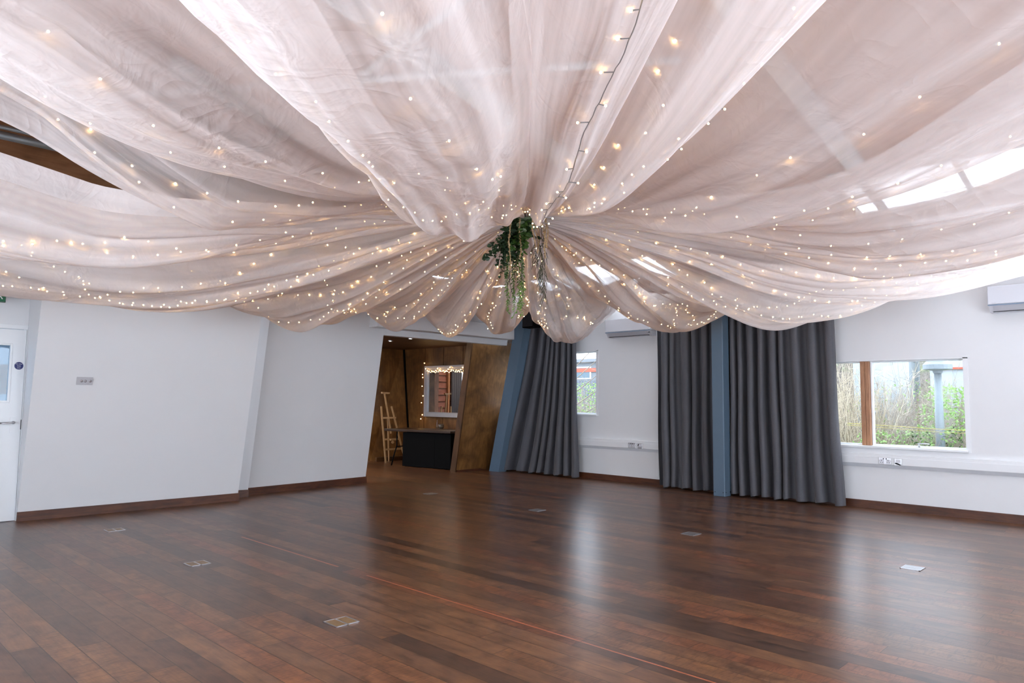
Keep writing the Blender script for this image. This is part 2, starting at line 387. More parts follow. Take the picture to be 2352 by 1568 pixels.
# unseen back walls; their tall windows are added to carry fill light
BW = [(0.2, 2.0, .25, 2.5), (2.4, 4.2, .25, 2.5), (4.6, 6.4, .25, 2.5)]
grid_wall('wall_back', lambda y, z: (-1.6, y, z), [-1.7, 9.2], [0, 4.0], BW, WALL, 'white wall behind the viewer with added tall windows')
BW2 = [(0.6, 2.4, .25, 2.5), (3.2, 5.0, .25, 2.5), (6.0, 7.8, .25, 2.5)]
grid_wall('wall_front', lambda x, z: (x, -1.6, z), [-1.7, 10.1], [0, 4.95], BW2, WALL, 'white wall beside the viewer with added tall windows')
k = 30
for (plane, lst) in (('x', BW), ('y', BW2)):
    for (a, b, c, d) in lst:
        P = (lambda u, z, dd=0: (-1.6-dd, u, z)) if plane == 'x' else (lambda u, z, dd=0: (u, -1.6-dd, z))
        w = thing('window_%d' % k, P((a+b)/2, c), 'added tall window behind the viewer, out of view', 'window', kind='structure'); k += 1
        fr = MB(); t = .06
        for (u0, u1, z0, z1) in ((a, a+t, c, d), (b-t, b, c, d), (a, b, c, c+t), (a, b, d-t, d), ((a+b)/2-.03, (a+b)/2+.03, c, d)):
            p, q = P(u0, z0, -.02), P(u1, z1, .06); fr.box(p, q)
        fr.build('window_frame', GLOSSW, w)
        g = MB(); g.add([P(a, c, .03), P(b, c, .03), P(b, d, .03), P(a, d, .03)], [(0, 1, 2, 3)]); g.build('glass_pane', GLASS, w)

# skirting boards
def skirt(name, x0, y0, x1, y1, th, mat, label, h=.098):
    d = Vector((x1-x0, y1-y0, 0)).normalized(); n = Vector((d.y, -d.x, 0))*th   # towards room
    m = MB(); a, b = Vector((x0, y0, 0)), Vector((x1, y1, 0)); up = Vector((0, 0, h))
    m.hexa([a, b, b+n, a+n, a+up, b+up, b+n*.8+up, a+n*.8+up][:4][::1]+[a+up, b+up, b+n*.8+up, a+n*.8+up])
    return tag(m.build(name, mat), label, 'skirting board', kind='structure')
skirt('baseboard_left', 1.86, 9.115, 4.26, 9.045, .025, BASEX, 'red-brown skirting below the switch wall')
skirt('baseboard_left', 4.24, 9.36, 4.51, 9.29, .025, BASEX, 'short red-brown skirting on the pilaster')
skirt('baseboard_left', 4.48, 9.45, 6.61, 9.61, .025, BASEX, 'red-brown skirting left of the wood lined opening')
skirt('baseboard_right', 9.79, 9.9, 9.79, -1.6, .022, BASE, 'red-brown skirting along the window wall')

# ---------------------------------------------------------------- windows in the right wall
def window_right(name, y0, y1, z0, z1, label, mull=None, handle=None):
    w = thing(name, (XR, (y0+y1)/2, z0), label, 'window', kind='structure')
    D = .30
    rv = MB()   # reveals
    rv.add([(XR, y0, z0), (XR+D, y0, z0), (XR+D, y0, z1), (XR, y0, z1)], [(0, 1, 2, 3)])
    rv.add([(XR, y1, z0), (XR+D, y1, z0), (XR+D, y1, z1), (XR, y1, z1)], [(3, 2, 1, 0)])
    rv.add([(XR, y0, z1), (XR+D, y0, z1), (XR+D, y1, z1), (XR, y1, z1)], [(0, 1, 2, 3)])
    rv.build('window_reveal', WALL, w)
    s = MB(); s.box((XR-.035, y0-.03, z0-.03), (XR+D, y1+.03, z0), .006); s.build('window_sill', GLOSSW, w)
    a = MB()  # thin architrave bead
    a.box((XR-.006, y0-.05, z0-.03), (XR, y0, z1+.03)); a.box((XR-.006, y0-.05, z1), (XR, y1, z1+.012)); a.build('window_trim', WALLB, w)
    f = MB(); t = .035; x0, x1 = XR+.10, XR+.17
    f.box((x0, y0, z0), (x1, y0+t*.6, z1)); f.box((x0, y1-t, z0), (x1, y1, z1)); f.box((x0, y0, z0), (x1, y1, z0+t*.5)); f.box((x0, y0, z1-t*.4), (x1, y1, z1))
    f.build('window_frame', GLOSSW, w)
    g = MB(); g.add([(XR+.14, y0, z0), (XR+.14, y1, z0), (XR+.14, y1, z1), (XR+.14, y0, z1)], [(0, 1, 2, 3)]); g.build('glass_pane', GLASS, w)
    if mull:
        mm = MB(); mm.box((XR+.05, mull, z0), (XR+.17, mull+.052, z1), .003); mm.box((XR+.05, mull+.055, z0), (XR+.17, mull+.11, z1), .003); mm.build('wooden_mullion', OAK, w)
        mg = MB(); mg.box((XR+.09, mull-.022, z0), (XR+.16, mull-.004, z1)); mg.build('frame_edge', GLOSSW, w)
    if handle:
        h = MB(); yh = handle; h.tube([(XR+.09, yh, z0+.005), (XR+.06, yh, z0+.045)], .008, 8); h.tube([(XR+.06, yh+.01, z0+.045), (XR+.06, yh-.06, z0+.052), (XR+.06, yh-.12, z0+.05)], [.008, .007, .006], 8)
        h.build('window_handle', CHROME, w, smooth=True)
    return w
window_right('window_1', W1[0], W1[1], W1[2], W1[3], 'window with a wooden mullion onto the shrubs, right of the curtains', mull=3.075, handle=2.53)
window_right('window_2', W2[0], W2[1], W2[2], W2[3], 'narrow part of a window showing beside the far curtain')

# dado trunking
tr = thing('cable_trunking', (XR, 3, .52), 'white dado cable trunking running along the window wall', 'trunking')
m = MB(); m.box((XR-.055, -1.6, .565), (XR, 9.5, .655), .004); m.build('front_cover', WALLB, tr)
m = MB(); m.box((XR-.05, -1.6, .655), (XR, 9.5, .69)); m.build('top_lip', WALLB, tr)
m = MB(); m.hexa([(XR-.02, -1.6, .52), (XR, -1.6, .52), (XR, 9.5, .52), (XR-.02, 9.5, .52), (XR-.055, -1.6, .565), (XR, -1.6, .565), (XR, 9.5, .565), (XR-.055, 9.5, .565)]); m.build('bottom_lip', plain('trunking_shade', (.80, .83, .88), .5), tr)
# small service door panel line under the trunking beside the curtain
m = MB(); m.box((XR-.012, 6.22, .14), (XR, 6.26, .50)); tag(m.build('trim_4', WALLB), 'thin white vertical strip on the wall under the trunking', 'trim', kind='structure')

def socket_double(y, label):
    w = .146; h = .086; x = XR-.055; z = .611
    s = thing('double_socket', (x, y, z-h/2), label, 'socket')
    m = MB(); m.box((x-.009, y-w/2, z-h/2), (x, y+w/2, z+h/2), .003); m.build('face_plate', CHROME, s)
    for dy in (.038, -.038):
        q = MB(); q.box((x-.012, y+dy-.026, z-.034), (x-.008, y+dy+.026, z+.018), .002); q.build('outlet_insert', PLAST, s)
        q = MB()
        q.box((x-.0125, y+dy-.003, z-.002), (x-.0118, y+dy+.003, z+.012))
        for e in (-.012, .012): q.box((x-.0125, y+dy+e-.004, z-.023), (x-.0118, y+dy+e+.004, z-.016))
        q.build('pin_hole', BLACK, s)
        q = MB(); q.box((x-.014, y+dy*.42-.006, z+.020), (x-.008, y+dy*.42+.006, z+.034), .001); q.build('rocker_switch', DARKM, s)
    for dy in (-.066, .066): MB().lathe([(0, -.0105), (.003, -.0105), (.003, -.009)], (x, y+dy, z), 8, 'x').build('screw', DARKM, s)
    return s
def socket_single(y, label, cable=False):
    w = .086; x = XR-.055; z = .606
    s = thing('network_socket', (x, y, z-w/2), label, 'socket')
    m = MB(); m.box((x-.009, y-w/2, z-w/2), (x, y+w/2, z+w/2), .003); m.build('face_plate', CHROME, s)
    q = MB(); q.box((x-.011, y-.025, z-.01), (x-.008, y+.025, z+.03), .002); q.build('outlet_insert', PLAST, s)
    q = MB()
    if cable:
        q.tube([(x-.011, y+.028, z-.018), (x-.03, y+.005, z-.02), (x-.028, y-.03, z-.034)], [.008, .008, .005], 8)
        q.build('plug', BLACK, s, smooth=True)
    else:
        q.tube([(x-.011, y+.034, z+.008), (x-.015, y+.018, z+.03)], [.007, .006], 8); q.build('plug', BLACK, s, smooth=True)
    return s
socket_double(2.885, 'chrome double power socket in the trunking below the window with the wooden mullion')
socket_single(2.735, 'square chrome socket with a plug in the trunking below the mullioned window', True)
socket_double(6.69, 'chrome double power socket in the trunking below the far air conditioner')
socket_single(6.535, 'square chrome socket beside the middle curtain, black tab in its corner')

# air conditioners
def aircon(y1, label, box_=False):
    L = .88; y0 = y1-L; x0, x1 = XR-.205, XR; z0, z1 = 2.385, 2.685
    a = thing('air_conditioner', (XR, (y0+y1)/2, z0), label, 'air conditioner', 'wall air conditioners above the windows')
    m = MB(); m.box((x0+.012, y0, z0+.07), (x1, y1, z1), .02)
    m.hexa([(x0+.07, y0+.01, z0), (x1, y0+.01, z0), (x1, y1-.01, z0), (x0+.07, y1-.01, z0), (x0+.014, y0+.01, z0+.075), (x1, y0+.01, z0+.075), (x1, y1-.01, z0+.075), (x0+.014, y1-.01, z0+.075)])
    m.build('casing', PLAST, a)
    m = MB(); m.box((x0, y0+.003, z0+.085), (x0+.02, y1-.003, z1-.004), .008); m.build('front_panel', PLAST, a)
    m = MB(); m.box((x0+.001, y0+.004, z0+.072), (x0+.016, y1-.004, z0+.083)); m.build('blue_strip', BLUEST, a)
    m = MB(); m.hexa([(x0+.058, y0+.05, z0+.008), (x0+.064, y0+.05, z0+.01), (x0+.064, y1-.05, z0+.01), (x0+.058, y1-.05, z0+.008), (x0+.012, y0+.05, z0+.066), (x0+.02, y0+.05, z0+.066), (x0+.02, y1-.05, z0+.066), (x0+.012, y1-.05, z0+.066)]); m.build('louvre', PLASTG, a)
    m = MB(); m.box((x0+.053, y0+.045, z0+.001), (x0+.07, y1-.045, z0+.01)); m.build('outlet_slot', DARKM, a)
    m = MB(); m.box((x0-.0006, y1-.085, z0+.098), (x0+.0005, y1-.04, z0+.105)); m.build('badge', PLASTG, a)
    m = MB(); m.box((x0+.03, y0+.02, z0+.04), (x0+.034, y0+.075, z0+.06)); m.build('display', DARKM, a)
    return a
aircon(1.70, 'white wall air conditioner at the right edge, above right of the mullioned window')
aircon(7.12, 'white wall air conditioner above the far narrow window, half hidden by the drapes')
m = MB(); m.box((XR-.06, 6.10, 2.42), (XR, 6.19, 2.51), .006); tag(m.build('isolator_switch', WALLB), 'small white isolator box beside the far air conditioner', 'switch box')

# ---------------------------------------------------------------- blue steel columns
m = MB(); m.box((9.345, 4.86, 0), (9.53, 5.04, 3.34), .012)
c2 = thing('steel_column', (9.44, 4.95, 0), 'upright blue-grey boxed steel column between the two dark curtains on the window wall', 'column'); m.build('shaft', STEEL, c2)
for yy in (4.885, 5.01): MB().lathe([(0, -.004), (.007, -.004), (.007, 0)], (9.345, yy, .06), 8, 'x').build('screw', DARKM, c2)
for xx in (9.38, 9.5): MB().lathe([(0, -.004), (.007, -.004), (.007, 0)], (xx, 4.86, .06), 8, 'y').build('screw', DARKM, c2)
LC = .237; m = MB(); x0, x1, yb, yt = 9.39, 9.56, 9.41, 9.66
m.hexa([(x0, yb, 0), (x1, yb-.03, 0), (x1, yt, 0), (x0, yt, 0), (x0, yb-LC*3.34, 3.34), (x1, yb-.03-LC*3.34, 3.34), (x1, yt-LC*3.34, 3.34), (x0, yt-LC*3.34, 3.34)])
tag(m.build('steel_column', STEEL), 'leaning blue-grey steel column beside the wood lined opening', 'column')
m = MB(); sp = thing('wall_speaker', (9.3, 8.6, 2.64), 'small black loudspeaker on the top of the leaning column', 'speaker')
m.box((9.24, 8.42, 2.62), (9.44, 8.70, 2.90), .015); m.build('cabinet', BLACK, sp)
m = MB(); m.box((9.232, 8.44, 2.64), (9.24, 8.68, 2.88), .003); m.build('grille', DARKM, sp)

# ---------------------------------------------------------------- curtains
def curtain(name, x, ylo, yhi, n, amp, label, top=3.05, ylo_b=None, yhi_b=None, seed=1, zfoot=.025, yhi_mid=None):
    """pleated curtain hanging parallel to the window wall; *_b are the edges at the hem"""
    rr = random.Random(seed); m = MB(); NY = n*16; NZ = 30
    ph = [rr.uniform(.55, 1.5) for _ in range(n)]; tot = sum(ph); cum = [0]
    for p in ph: cum.append(cum[-1]+p/tot)
    am = [rr.uniform(.6, 1.2) for _ in range(n+1)]; sk = [rr.uniform(-.25, .25) for _ in range(n+1)]
    ylb = ylo if ylo_b is None else ylo_b; yhb = yhi if yhi_b is None else yhi_b
    zs = [zfoot+(top-zfoot)*(j/NZ) for j in range(NZ+1)]
    zs = [zfoot, zfoot+.095, zfoot+.105]+[z for z in zs if z > zfoot+.13]
    for j, z in enumerate(zs):
        h = (z-zfoot)/(top-zfoot); fl = (1-h)**1.8 if yhi_mid is None else (1-h)**1.2
        a = ylo+(ylb-ylo)*fl; b = yhi+(yhb-yhi)*(1-h)**(1.5 if yhi_mid is None else 1.45)
        for i in range(NY+1):
            u = i/NY; k = 0
            while k < n-1 and cum[k+1] < u: k += 1
            t = (u-cum[k])/(cum[k+1]-cum[k]); t = min(max(t, 0), 1)
            A = amp*(am[k]*(1-t)+am[k+1]*t)*(.8+.35*(1-h))
            s = math.sin(2*PI*t+sk[k]*h); s = math.copysign(abs(s)**.72, s)
            w = .012*math.sin(9*u+3*z+seed)*(1-h)
            yy = a+(b-a)*u + .32*(b-a)/n*math.sin(4*PI*t)*-.32 + w
            dz = (.012*math.sin(2*PI*t+1)+.010*math.sin(23*u+seed)) if j == 0 else 0
            hem = .004 if j in (0, 1) else 0
            m.v.append((x-A*s-hem, yy, z+dz))
    for j in range(len(zs)-1):
        for i in range(NY):
            q = j*(NY+1)+i; m.f.append((q, q+1, q+NY+2, q+NY+1))
    o = m.build(name, CURT, smooth=True)
    tag(o, label, 'curtain'); return o
curtain('curtain', 9.63, 7.76, 8.86, 8, .095, 'long dark grey curtain beside the leaning column, far corner', seed=4, ylo_b=7.70, yhi_b=9.70, yhi_mid=1, top=3.0)
curtain('curtain', 9.62, 5.05, 6.12, 6, .088, 'long dark grey curtain left of the upright blue column', seed=9, ylo_b=5.05, yhi_b=6.10)
curtain('curtain', 9.60, 3.42, 4.90, 9, .108, 'long dark grey curtain right of the upright blue column', seed=23, ylo_b=3.33, yhi_b=4.90)
for (a, b, l) in ((7.6, 9.0, 'black curtain track above the far corner curtain'), (3.3, 6.3, 'black curtain track above the curtains by the upright column')):
    m = MB(); m.box((9.60, a, 3.06), (9.64, b, 3.09)); tag(m.build('curtain_track', DARKM), l, 'curtain rail')

# ---------------------------------------------------------------- left door
d = thing('door_1', (1.43, DY, 0), 'white door with a glazed panel at the left edge', 'door', kind='structure')
m = MB(); a, b, c, e = 1.39, 1.715, 1.28, 1.87   # vision panel
yf, yk = DY-.005, DY+.04
for (x0, x1, z0, z1) in ((1.005, a, .008, 2.045), (b, 1.855, .008, 2.045), (a, b, .008, c), (a, b, e, 2.045)): m.box((x0, yf, z0), (x1, yk, z1))
m.build('door_leaf', GLOSSW, d)
m = MB()
for (x0, x1, z0, z1) in ((a-.022, a, c-.022, e+.022), (b, b+.022, c-.022, e+.022), (a, b, c-.022, c), (a, b, e, e+.022)): m.box((x0, yf-.010, z0), (x1, yf, z1), .003)
m.build('glazing_bead', GLOSSW, d)
m = MB(); m.box((a, DY+.012, c), (b, DY+.018, e)); m.build('glass_pane', glass_mat('door_glass', (.55, .66, .74, 1), .04), d)
m = MB()
for (x0, x1, z0, z1) in ((.94, 1.0, 0, 2.10), (1.858, 1.865, 0, 2.08), (.94, 1.865, 2.052, 2.10)): m.box((x0, DY-.018, z0), (x1, DY+.05, z1), .003)
m.build('door_frame', GLOSSW, d)
hp = MB(); hp.box((1.755, yf-.004, .935), (1.805, yf, 1.10), .001); hpo = hp.build('handle_plate', GLOSSW, d)
h = MB(); h.lathe([(0, -.012), (.016, -.012), (.016, 0)], (1.785, yf-.004, 1.045), 12, 'y')
h.tube([(1.785, yf-.01, 1.045), (1.785, yf-.05, 1.045), (1.77, yf-.055, 1.045), (1.655, yf-.055, 1.04)], [.009, .009, .010, .010], 10); h.build('lever_handle', CHROME, hpo, smooth=True)
h = MB(); h.box((1.851, yf-.008, .97), (1.866, yf+.004, 1.075), .002); h.build('hinge', DARKM, d)
sg = MB(); sg.lathe([(0, -.0035), (.041, -.0035), (.041, 0)], (1.803, yf, 1.655), 28, 'y'); sgo = sg.build('safety_sign', NAVY, d)
for i, tx in enumerate(('Fire door', 'keep', 'shut')):
    text_mesh('sign_text', tx, .017, WHITE, sgo, (1.803, yf-.0042, 1.675-.021*i), (PI/2, 0, 0))
# room beyond the door glass
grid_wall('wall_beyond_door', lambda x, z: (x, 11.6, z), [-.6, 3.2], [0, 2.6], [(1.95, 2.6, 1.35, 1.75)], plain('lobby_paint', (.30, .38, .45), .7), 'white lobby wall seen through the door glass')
m = MB(); m.box((-.6, 11.7, 2.6), (3.2, 9.6, 2.62)); tag(m.build('ceiling_lobby', PLYD), 'dark ceiling of the lobby seen through the door glass', 'ceiling', kind='structure')
# exit sign
ex = thing('exit_sign', (1.48, 9.05, 2.30), 'green emergency exit sign projecting above the door at the left edge', 'sign')
m = MB(); m.box((1.30, 8.93, 2.31), (1.605, 8.955, 2.445), .004); m.build('sign_panel', GREEN, ex)
m = MB(); m.box((1.295, 8.955, 2.305), (1.61, 8.985, 2.45), .003); m.build('housing', plain('dark_housing', (.03, .08, .06), .4), ex)
m = MB(); yy = 8.927
m.add([(1.36, yy, 2.378), (1.42, yy, 2.42), (1.42, yy, 2.395), (1.50, yy, 2.395), (1.50, yy, 2.361), (1.42, yy, 2.361), (1.42, yy, 2.336)], [(0, 1, 2, 3, 4, 5, 6)]); m.build('arrow', WHITE, ex)
m = MB(); m.lathe([(0, 0), (.011, 0), (.011, .002)], (1.555, yy-.001, 2.42), 12, 'y')
m.tube([(1.552, yy, 2.405), (1.548, yy, 2.372)], .007, 6); m.tube([(1.548, yy, 2.372), (1.565, yy, 2.352), (1.575, yy, 2.335)], .005, 6); m.tube([(1.548, yy, 2.372), (1.532, yy, 2.355), (1.515, yy, 2.35)], .005, 6); m.tube([(1.552, yy, 2.40), (1.53, yy, 2.388), (1.522, yy, 2.372)], .004, 6)
m.build('running_figure', WHITE, ex)
# light switch on the leaning wall
def lean_y(x, z): return 9.13-.07*(x-1.87)/2.38-LA*z
zc = 1.50; ls = thing('light_switch', (2.345, lean_y(2.345, zc), zc-.045), 'chrome two-gang dimmer switch plate on the white leaning wall', 'light switch')
m = MB(); x0, x1, z0, z1 = 2.268, 2.424, zc-.043, zc+.043; t = .009
P = lambda x, z, o: (x, lean_y(x, z)-o, z)
m.hexa([P(x0, z0, t), P(x1, z0, t), P(x1, z0, 0), P(x0, z0, 0), P(x0, z1, t), P(x1, z1, t), P(x1, z1, 0), P(x0, z1, 0)]); m.build('face_plate', CHROME, ls)
for xx in (2.315, 2.352, 2.40):
    m = MB(); m.lathe([(0, -.022), (.012, -.020), (.014, -.009), (.014, 0)], P(xx, zc, 0), 14, 'y'); m.build('dimmer_knob', CHROME, ls, smooth=True)

# ---------------------------------------------------------------- alcove behind the opening
m = MB(); m.box((5.6, 9.45, 2.44), (9.96, 13.2, 2.50)); tag(m.build('ceiling_alcove', PLYD), 'dark brown plywood ceiling of the alcove', 'ceiling', kind='structure')
grid_wall('wall_mirror', lambda y, z: (9.86, y, z), [9.7, 13.0], [0, 2.5], [], PLY, 'brown plywood wall carrying the mirror')
m = MB()
for yy in (10.35, 10.95, 11.57, 12.19): m.box((9.852, yy, 0), (9.862, yy+.006, 2.5))
tag(m.build('trim_5', PLYD), 'thin vertical joints in the plywood wall', 'trim', kind='structure')
m = MB(); m.hexa([(8.93, 12.85, 0), (9.86, 12.66, 0), (9.86, 12.8, 0), (8.93, 12.95, 0), (8.93, 12.95, 2.5), (9.86, 12.98, 2.5), (9.86, 13.1, 2.5), (8.93, 13.1, 2.5)])
tag(m.build('wall_alcove_end', PLY), 'brown plywood end wall behind the easel', 'wall', kind='structure')
m = MB(); m.hexa([(9.83, 12.64, 0), (9.858, 12.64, 0), (9.858, 12.67, 0), (9.83, 12.67, 0), (9.83, 12.93, 2.5), (9.858, 12.93, 2.5), (9.858, 12.97, 2.5), (9.83, 12.97, 2.5)]); tag(m.build('trim_6', BLACK), 'dark line down the corner of the plywood', 'trim', kind='structure')  # black strip where the plywood walls meet
m = MB(); m.box((8.80, 12.92, 0), (8.925, 13.05, 2.44)); tag(m.build('trim_7', OAK), 'lighter wooden jamb left of the easel', 'trim', kind='structure')
m = MB(); m.box((8.93, 12.60, 0), (9.80, 12.66, .085)); tag(m.build('baseboard_alcove', PLYD), 'dark skirting behind the easel', 'skirting board', kind='structure')
# leaning plywood lining right of the opening
m = MB(); ln = .175
m.hexa([(8.76, 9.90, 0), (9.84, 9.86, 0), (9.84, 9.96, 0), (8.76, 10.0, 0), (8.76, 9.90-ln*2.42, 2.42), (9.84, 9.86-ln*2.42, 2.42), (9.84, 9.96-ln*2.42, 2.42), (8.76, 10.0-ln*2.42, 2.42)])
tag(m.build('wall_plywood_panel', PLY), 'leaning blotchy brown plywood panel beside the blue column', 'wall', kind='structure')
m = MB(); m.hexa([(8.735, 9.88, 0), (8.765, 9.88, 0), (8.765, 10.02, 0), (8.735, 10.02, 0), (8.735, 9.88-ln*2.42, 2.42), (8.765, 9.88-ln*2.42, 2.42), (8.765, 10.02-ln*2.42, 2.42), (8.735, 10.02-ln*2.42, 2.42)])
tag(m.build('trim_8', PLYD), 'brown edge strip of the leaning plywood panel', 'trim', kind='structure')
m = MB(); m.box((8.78, 9.872, 0), (9.58, 9.90, .035)); tag(m.build('trim_9', BASE), 'low wooden kick strip under the plywood panel', 'trim', kind='structure')
# adjoining room reflected in the mirror
grid_wall('wall_slatted', lambda x, z: (x, 16.0, z), [1.5, 9.9], [0, 3.0], [(4.5, 5.45, .85, 2.15)], REDW, 'red-brown boarded wall of the adjoining room')
m = MB()
for i in range(14): m.box((1.5, 15.97, .12+.19*i), (9.9, 16.0, .135+.19*i))
tag(m.build('trim_10', PLYD), 'shadow gaps in the red-brown boards', 'trim', kind='structure')
grid_wall('wall_adjoining', lambda y, z: (9.9, y, z), [13.0, 16.0], [0, 3.0], [], REDW, 'side wall of the adjoining room')
grid_wall('wall_adjoining', lambda y, z: (2.0, y, z), [12.0, 16.0], [0, 3.0], [], WALL, 'far side wall of the adjoining room')
m = MB(); m.box((2, 13.1, 2.9), (9.9, 16.1, 2.95)); tag(m.build('ceiling_adjoining', PLYC), 'ceiling of the adjoining room', 'ceiling', kind='structure')
for (x0, x1) in ((5.86, 6.1),):
    m = MB(); m.box((x0, 15.9, .85), (x0+.06, 15.98, 2.2)); tag(m.build('trim_11', OAK), 'wooden edge of the adjoining room window', 'trim', kind='structure')

m = MB()
for i in range(41):
    for zz in (.75, 2.3): m.v.append((5.42+.43*i/40, 15.86+.03*math.sin(i*.9), zz))
for i in range(40): m.f.append((2*i, 2*i+2, 2*i+3, 2*i+1))
tag(m.build('curtain', CURT, smooth=True), 'dark curtain beside the window reflected in the mirror', 'curtain')
# ceiling downlights
for (x, y, l) in ((8.11, 11.09, 'small round downlight in the alcove ceiling, the left one'), (8.02, 10.35, 'small round downlight in the alcove ceiling, the right one')):
    d = thing('downlight', (x, y, 2.43), l, 'downlight')
    m = MB(); m.lathe([(.030, 0), (.045, -.004), (.047, .012)], (x, y, 2.428), 20); m.build('bezel', CHROME, d)
    m = MB(); m.lathe([(0, -.002), (.033, -.001)], (x, y, 2.43), 20); m.build('lamp', LAMPW, d)

# mirror
mr = thing('wall_mirror', (9.85, 11.3, .95), 'large rectangular mirror in a silver-white frame on the plywood wall', 'mirror')
y0, y1, z0, z1 = 10.45, 12.14, .955, 2.045; X = 9.845
m = MB()
def fr_rect(m, o, wdt, xa, xb):
    for (a, b, c, e) in ((y0+o, y0+o+wdt, z0+o, z1-o), (y1-o-wdt, y1-o, z0+o, z1-o), (y0+o+wdt, y1-o-wdt, z0+o, z0+o+wdt), (y0+o+wdt, y1-o-wdt, z1-o-wdt, z1-o)): m.box((xa, a, c), (xb, b, e), .004)
fr_rect(m, 0, .045, X-.05, X); fr_rect(m, .04, .05, X-.036, X); fr_rect(m, .088, .012, X-.042, X)
m.build('mirror_frame', plain('silver_frame', (.50, .50, .54), .35, metal=.25), mr)
m = MB(); m.add([(X-.012, y0+.09, z0+.09), (X-.012, y1-.09, z0+.09), (X-.012, y1-.09, z1-.09), (X-.012, y0+.09, z1-.09)], [(0, 3, 2, 1)]); m.build('mirror_glass', MIRR, mr)

# bulbs shared
def bulb_mesh(name, r, mat, n=6):
    m = MB(); m.lathe([(0.0001, -r), (r*.7, -r*.7), (r, 0), (r*.7, r*.7), (.0001, r)], (0, 0, 0), n)
    me = bpy.data.meshes.new(name); me.from_pydata(m.v, [], m.f); me.materials.append(mat); me.update(); return me
BM = bulb_mesh('led_bulb', .0058, BULB); BM2 = bulb_mesh('led_bulb_near', .0045, BULB); BM3 = bulb_mesh('led_bulb_mirror', .011, BULBF)
def add_bulbs(parent, pts, me):
    base = world_loc(parent)
    for p in pts:
        o = bpy.data.objects.new('led_bulb', me); COL.objects.link(o); o.parent = parent; o.location = Vector(p)-base
# lights round the mirror
ms = thing('fairy_light_string', (9.79, 12.17, 2.0), 'warm fairy light string hung round the left and top of the mirror', 'fairy lights')
pts = []; rr = random.Random(3)
prev = [(9.79, 12.19+rr.uniform(-.03, .03), z) for z in (2.0, 1.87, 1.80, 1.70, 1.61, 1.52, 1.40, 1.25, 1.10, .99, .90)]
path = [(9.78, 12.12, 2.11)]+prev+[(9.78, 12.12, .84)]
top = [(9.77, 12.12, 2.11)]
for i in range(26):
    y = 12.06-.057*i; top.append((9.77, y, 2.0-.075*math.sin(PI*((i*.143) % 1))-rr.uniform(0, .03)))
m = MB(); m.tube(path, .002, 5); m.tube(top, .002, 5); m.build('wire', CABLED, ms)
add_bulbs(ms, [path[0], path[2], path[3], path[5], path[7], path[8], path[10], path[11]]+top[1:], BM3)

# folding table
ang = math.atan2(10.24-11.87, 8.90-8.57)  # along the front edge, from left end to right end
tb = thing('folding_table', (8.57, 11.87, 0), 'dark folding table against the plywood wall below the mirror', 'table', rz=ang)
Lt = 1.68; Wt = .76
m = MB(); m.box((0, 0, .685), (Lt, Wt, .73), .006); m.build('tabletop', TABLE, tb, local=True)
for xx in (.28, Lt-.22):
    m = MB()
    for yy in (.08, Wt-.08): m.tube([(xx, yy, .685), (xx, yy, .40), (xx-.10, yy, .12), (xx-.13, yy, 0)] if xx < 1 else [(xx, yy, .685), (xx, yy, .40), (xx+.06, yy, .12), (xx+.08, yy, 0)], .013, 8)
    m.tube([(xx, .08, .38), (xx, Wt-.08, .38)], .010, 8); m.tube([(xx, Wt/2, .38), (xx+(.22 if xx < 1 else -.22), Wt/2, .67)], .008, 8)
    m.build('leg_frame', BLACK, tb, local=True, smooth=True)
bx = thing('storage_case', (8.57, 11.87, 0), 'large matt black case standing under the table', 'case', rz=ang)
m = MB(); m.box((.46, .05, .01), (Lt-.02, Wt-.06, .672), .006); m.build('case_body', BLACK, bx, local=True)
m = MB(); m.box((Lt-.42, .046, .02), (Lt-.41, .05, .66)); m.build('seam_strip', BLACK, bx, local=True)
# glass candle holder
gx, gy = 9.50, 11.20
GL = plain('smoked_glass', (.62, .5, .42), .06, trans=.85, var=.05)
gl = thing('candle_holder', (gx, gy, .73), 'small smoked glass candle holder on the table', 'candle holder')
m = MB(); m.lathe([(.0, .003), (.045, .002), (.062, .02), (.066, .05), (.058, .085), (.052, .10), (.049, .10), (.055, .085), (.062, .05), (.057, .022), (.0, .01)], (gx, gy, .73), 20); m.build('glass_bowl', GL, gl, smooth=True)
m = MB(); m.lathe([(.03, 0), (.028, .03), (.0, .032)], (gx, gy, .742), 16); m.build('candle', plain('ivory_wax', (.75, .68, .5), .5), gl, smooth=True)
g2 = thing('glass_bottle', (gx-.01, gy+.11, .73), 'thin clear glass neck standing behind the candle holder', 'bottle')
m = MB(); m.lathe([(0, .002), (.022, .002), (.024, .09), (.009, .13), (.008, .165), (.011, .17)], (gx-.01, gy+.11, .73), 14); m.build('glass_body', GL, g2, smooth=True)

# easel
ez = thing('wooden_easel', (9.18, 12.3, 0), 'pale wooden artist easel standing at the left of the table', 'easel')
def bar(m, p, q, w, t, up=(0, 1, 0)):
    p, q = Vector(p), Vector(q); dd = (q-p).normalized(); b = dd.cross(Vector(up)).normalized()*w/2; c = Vector(up)*t/2
    m.hexa([p-b-c, p+b-c, p+b+c, p-b+c, q-b-c, q+b-c, q+b+c, q-b+c]); return m
for (p, q) in (((8.93, 12.28, 0), (8.865, 12.40, 1.17)), ((9.44, 12.28, 0), (9.13, 12.40, 1.17))):
    m = MB(); bar(m, p, q, .035, .02); m.build('front_leg', PINE, ez)
m = MB(); bar(m, (9.17, 12.50, 0), (9.08, 12.45, .95), .03, .02); m.build('rear_leg', PINE, ez)
m = MB(); bar(m, (9.10, 12.35, .60), (8.965, 12.43, 1.44), .032, .02); m.build('mast', PINE, ez)
m = MB(); bar(m, (8.87, 12.40, 1.455), (9.06, 12.40, 1.45), .035, .05); m.build('canvas_clamp', PINE, ez)
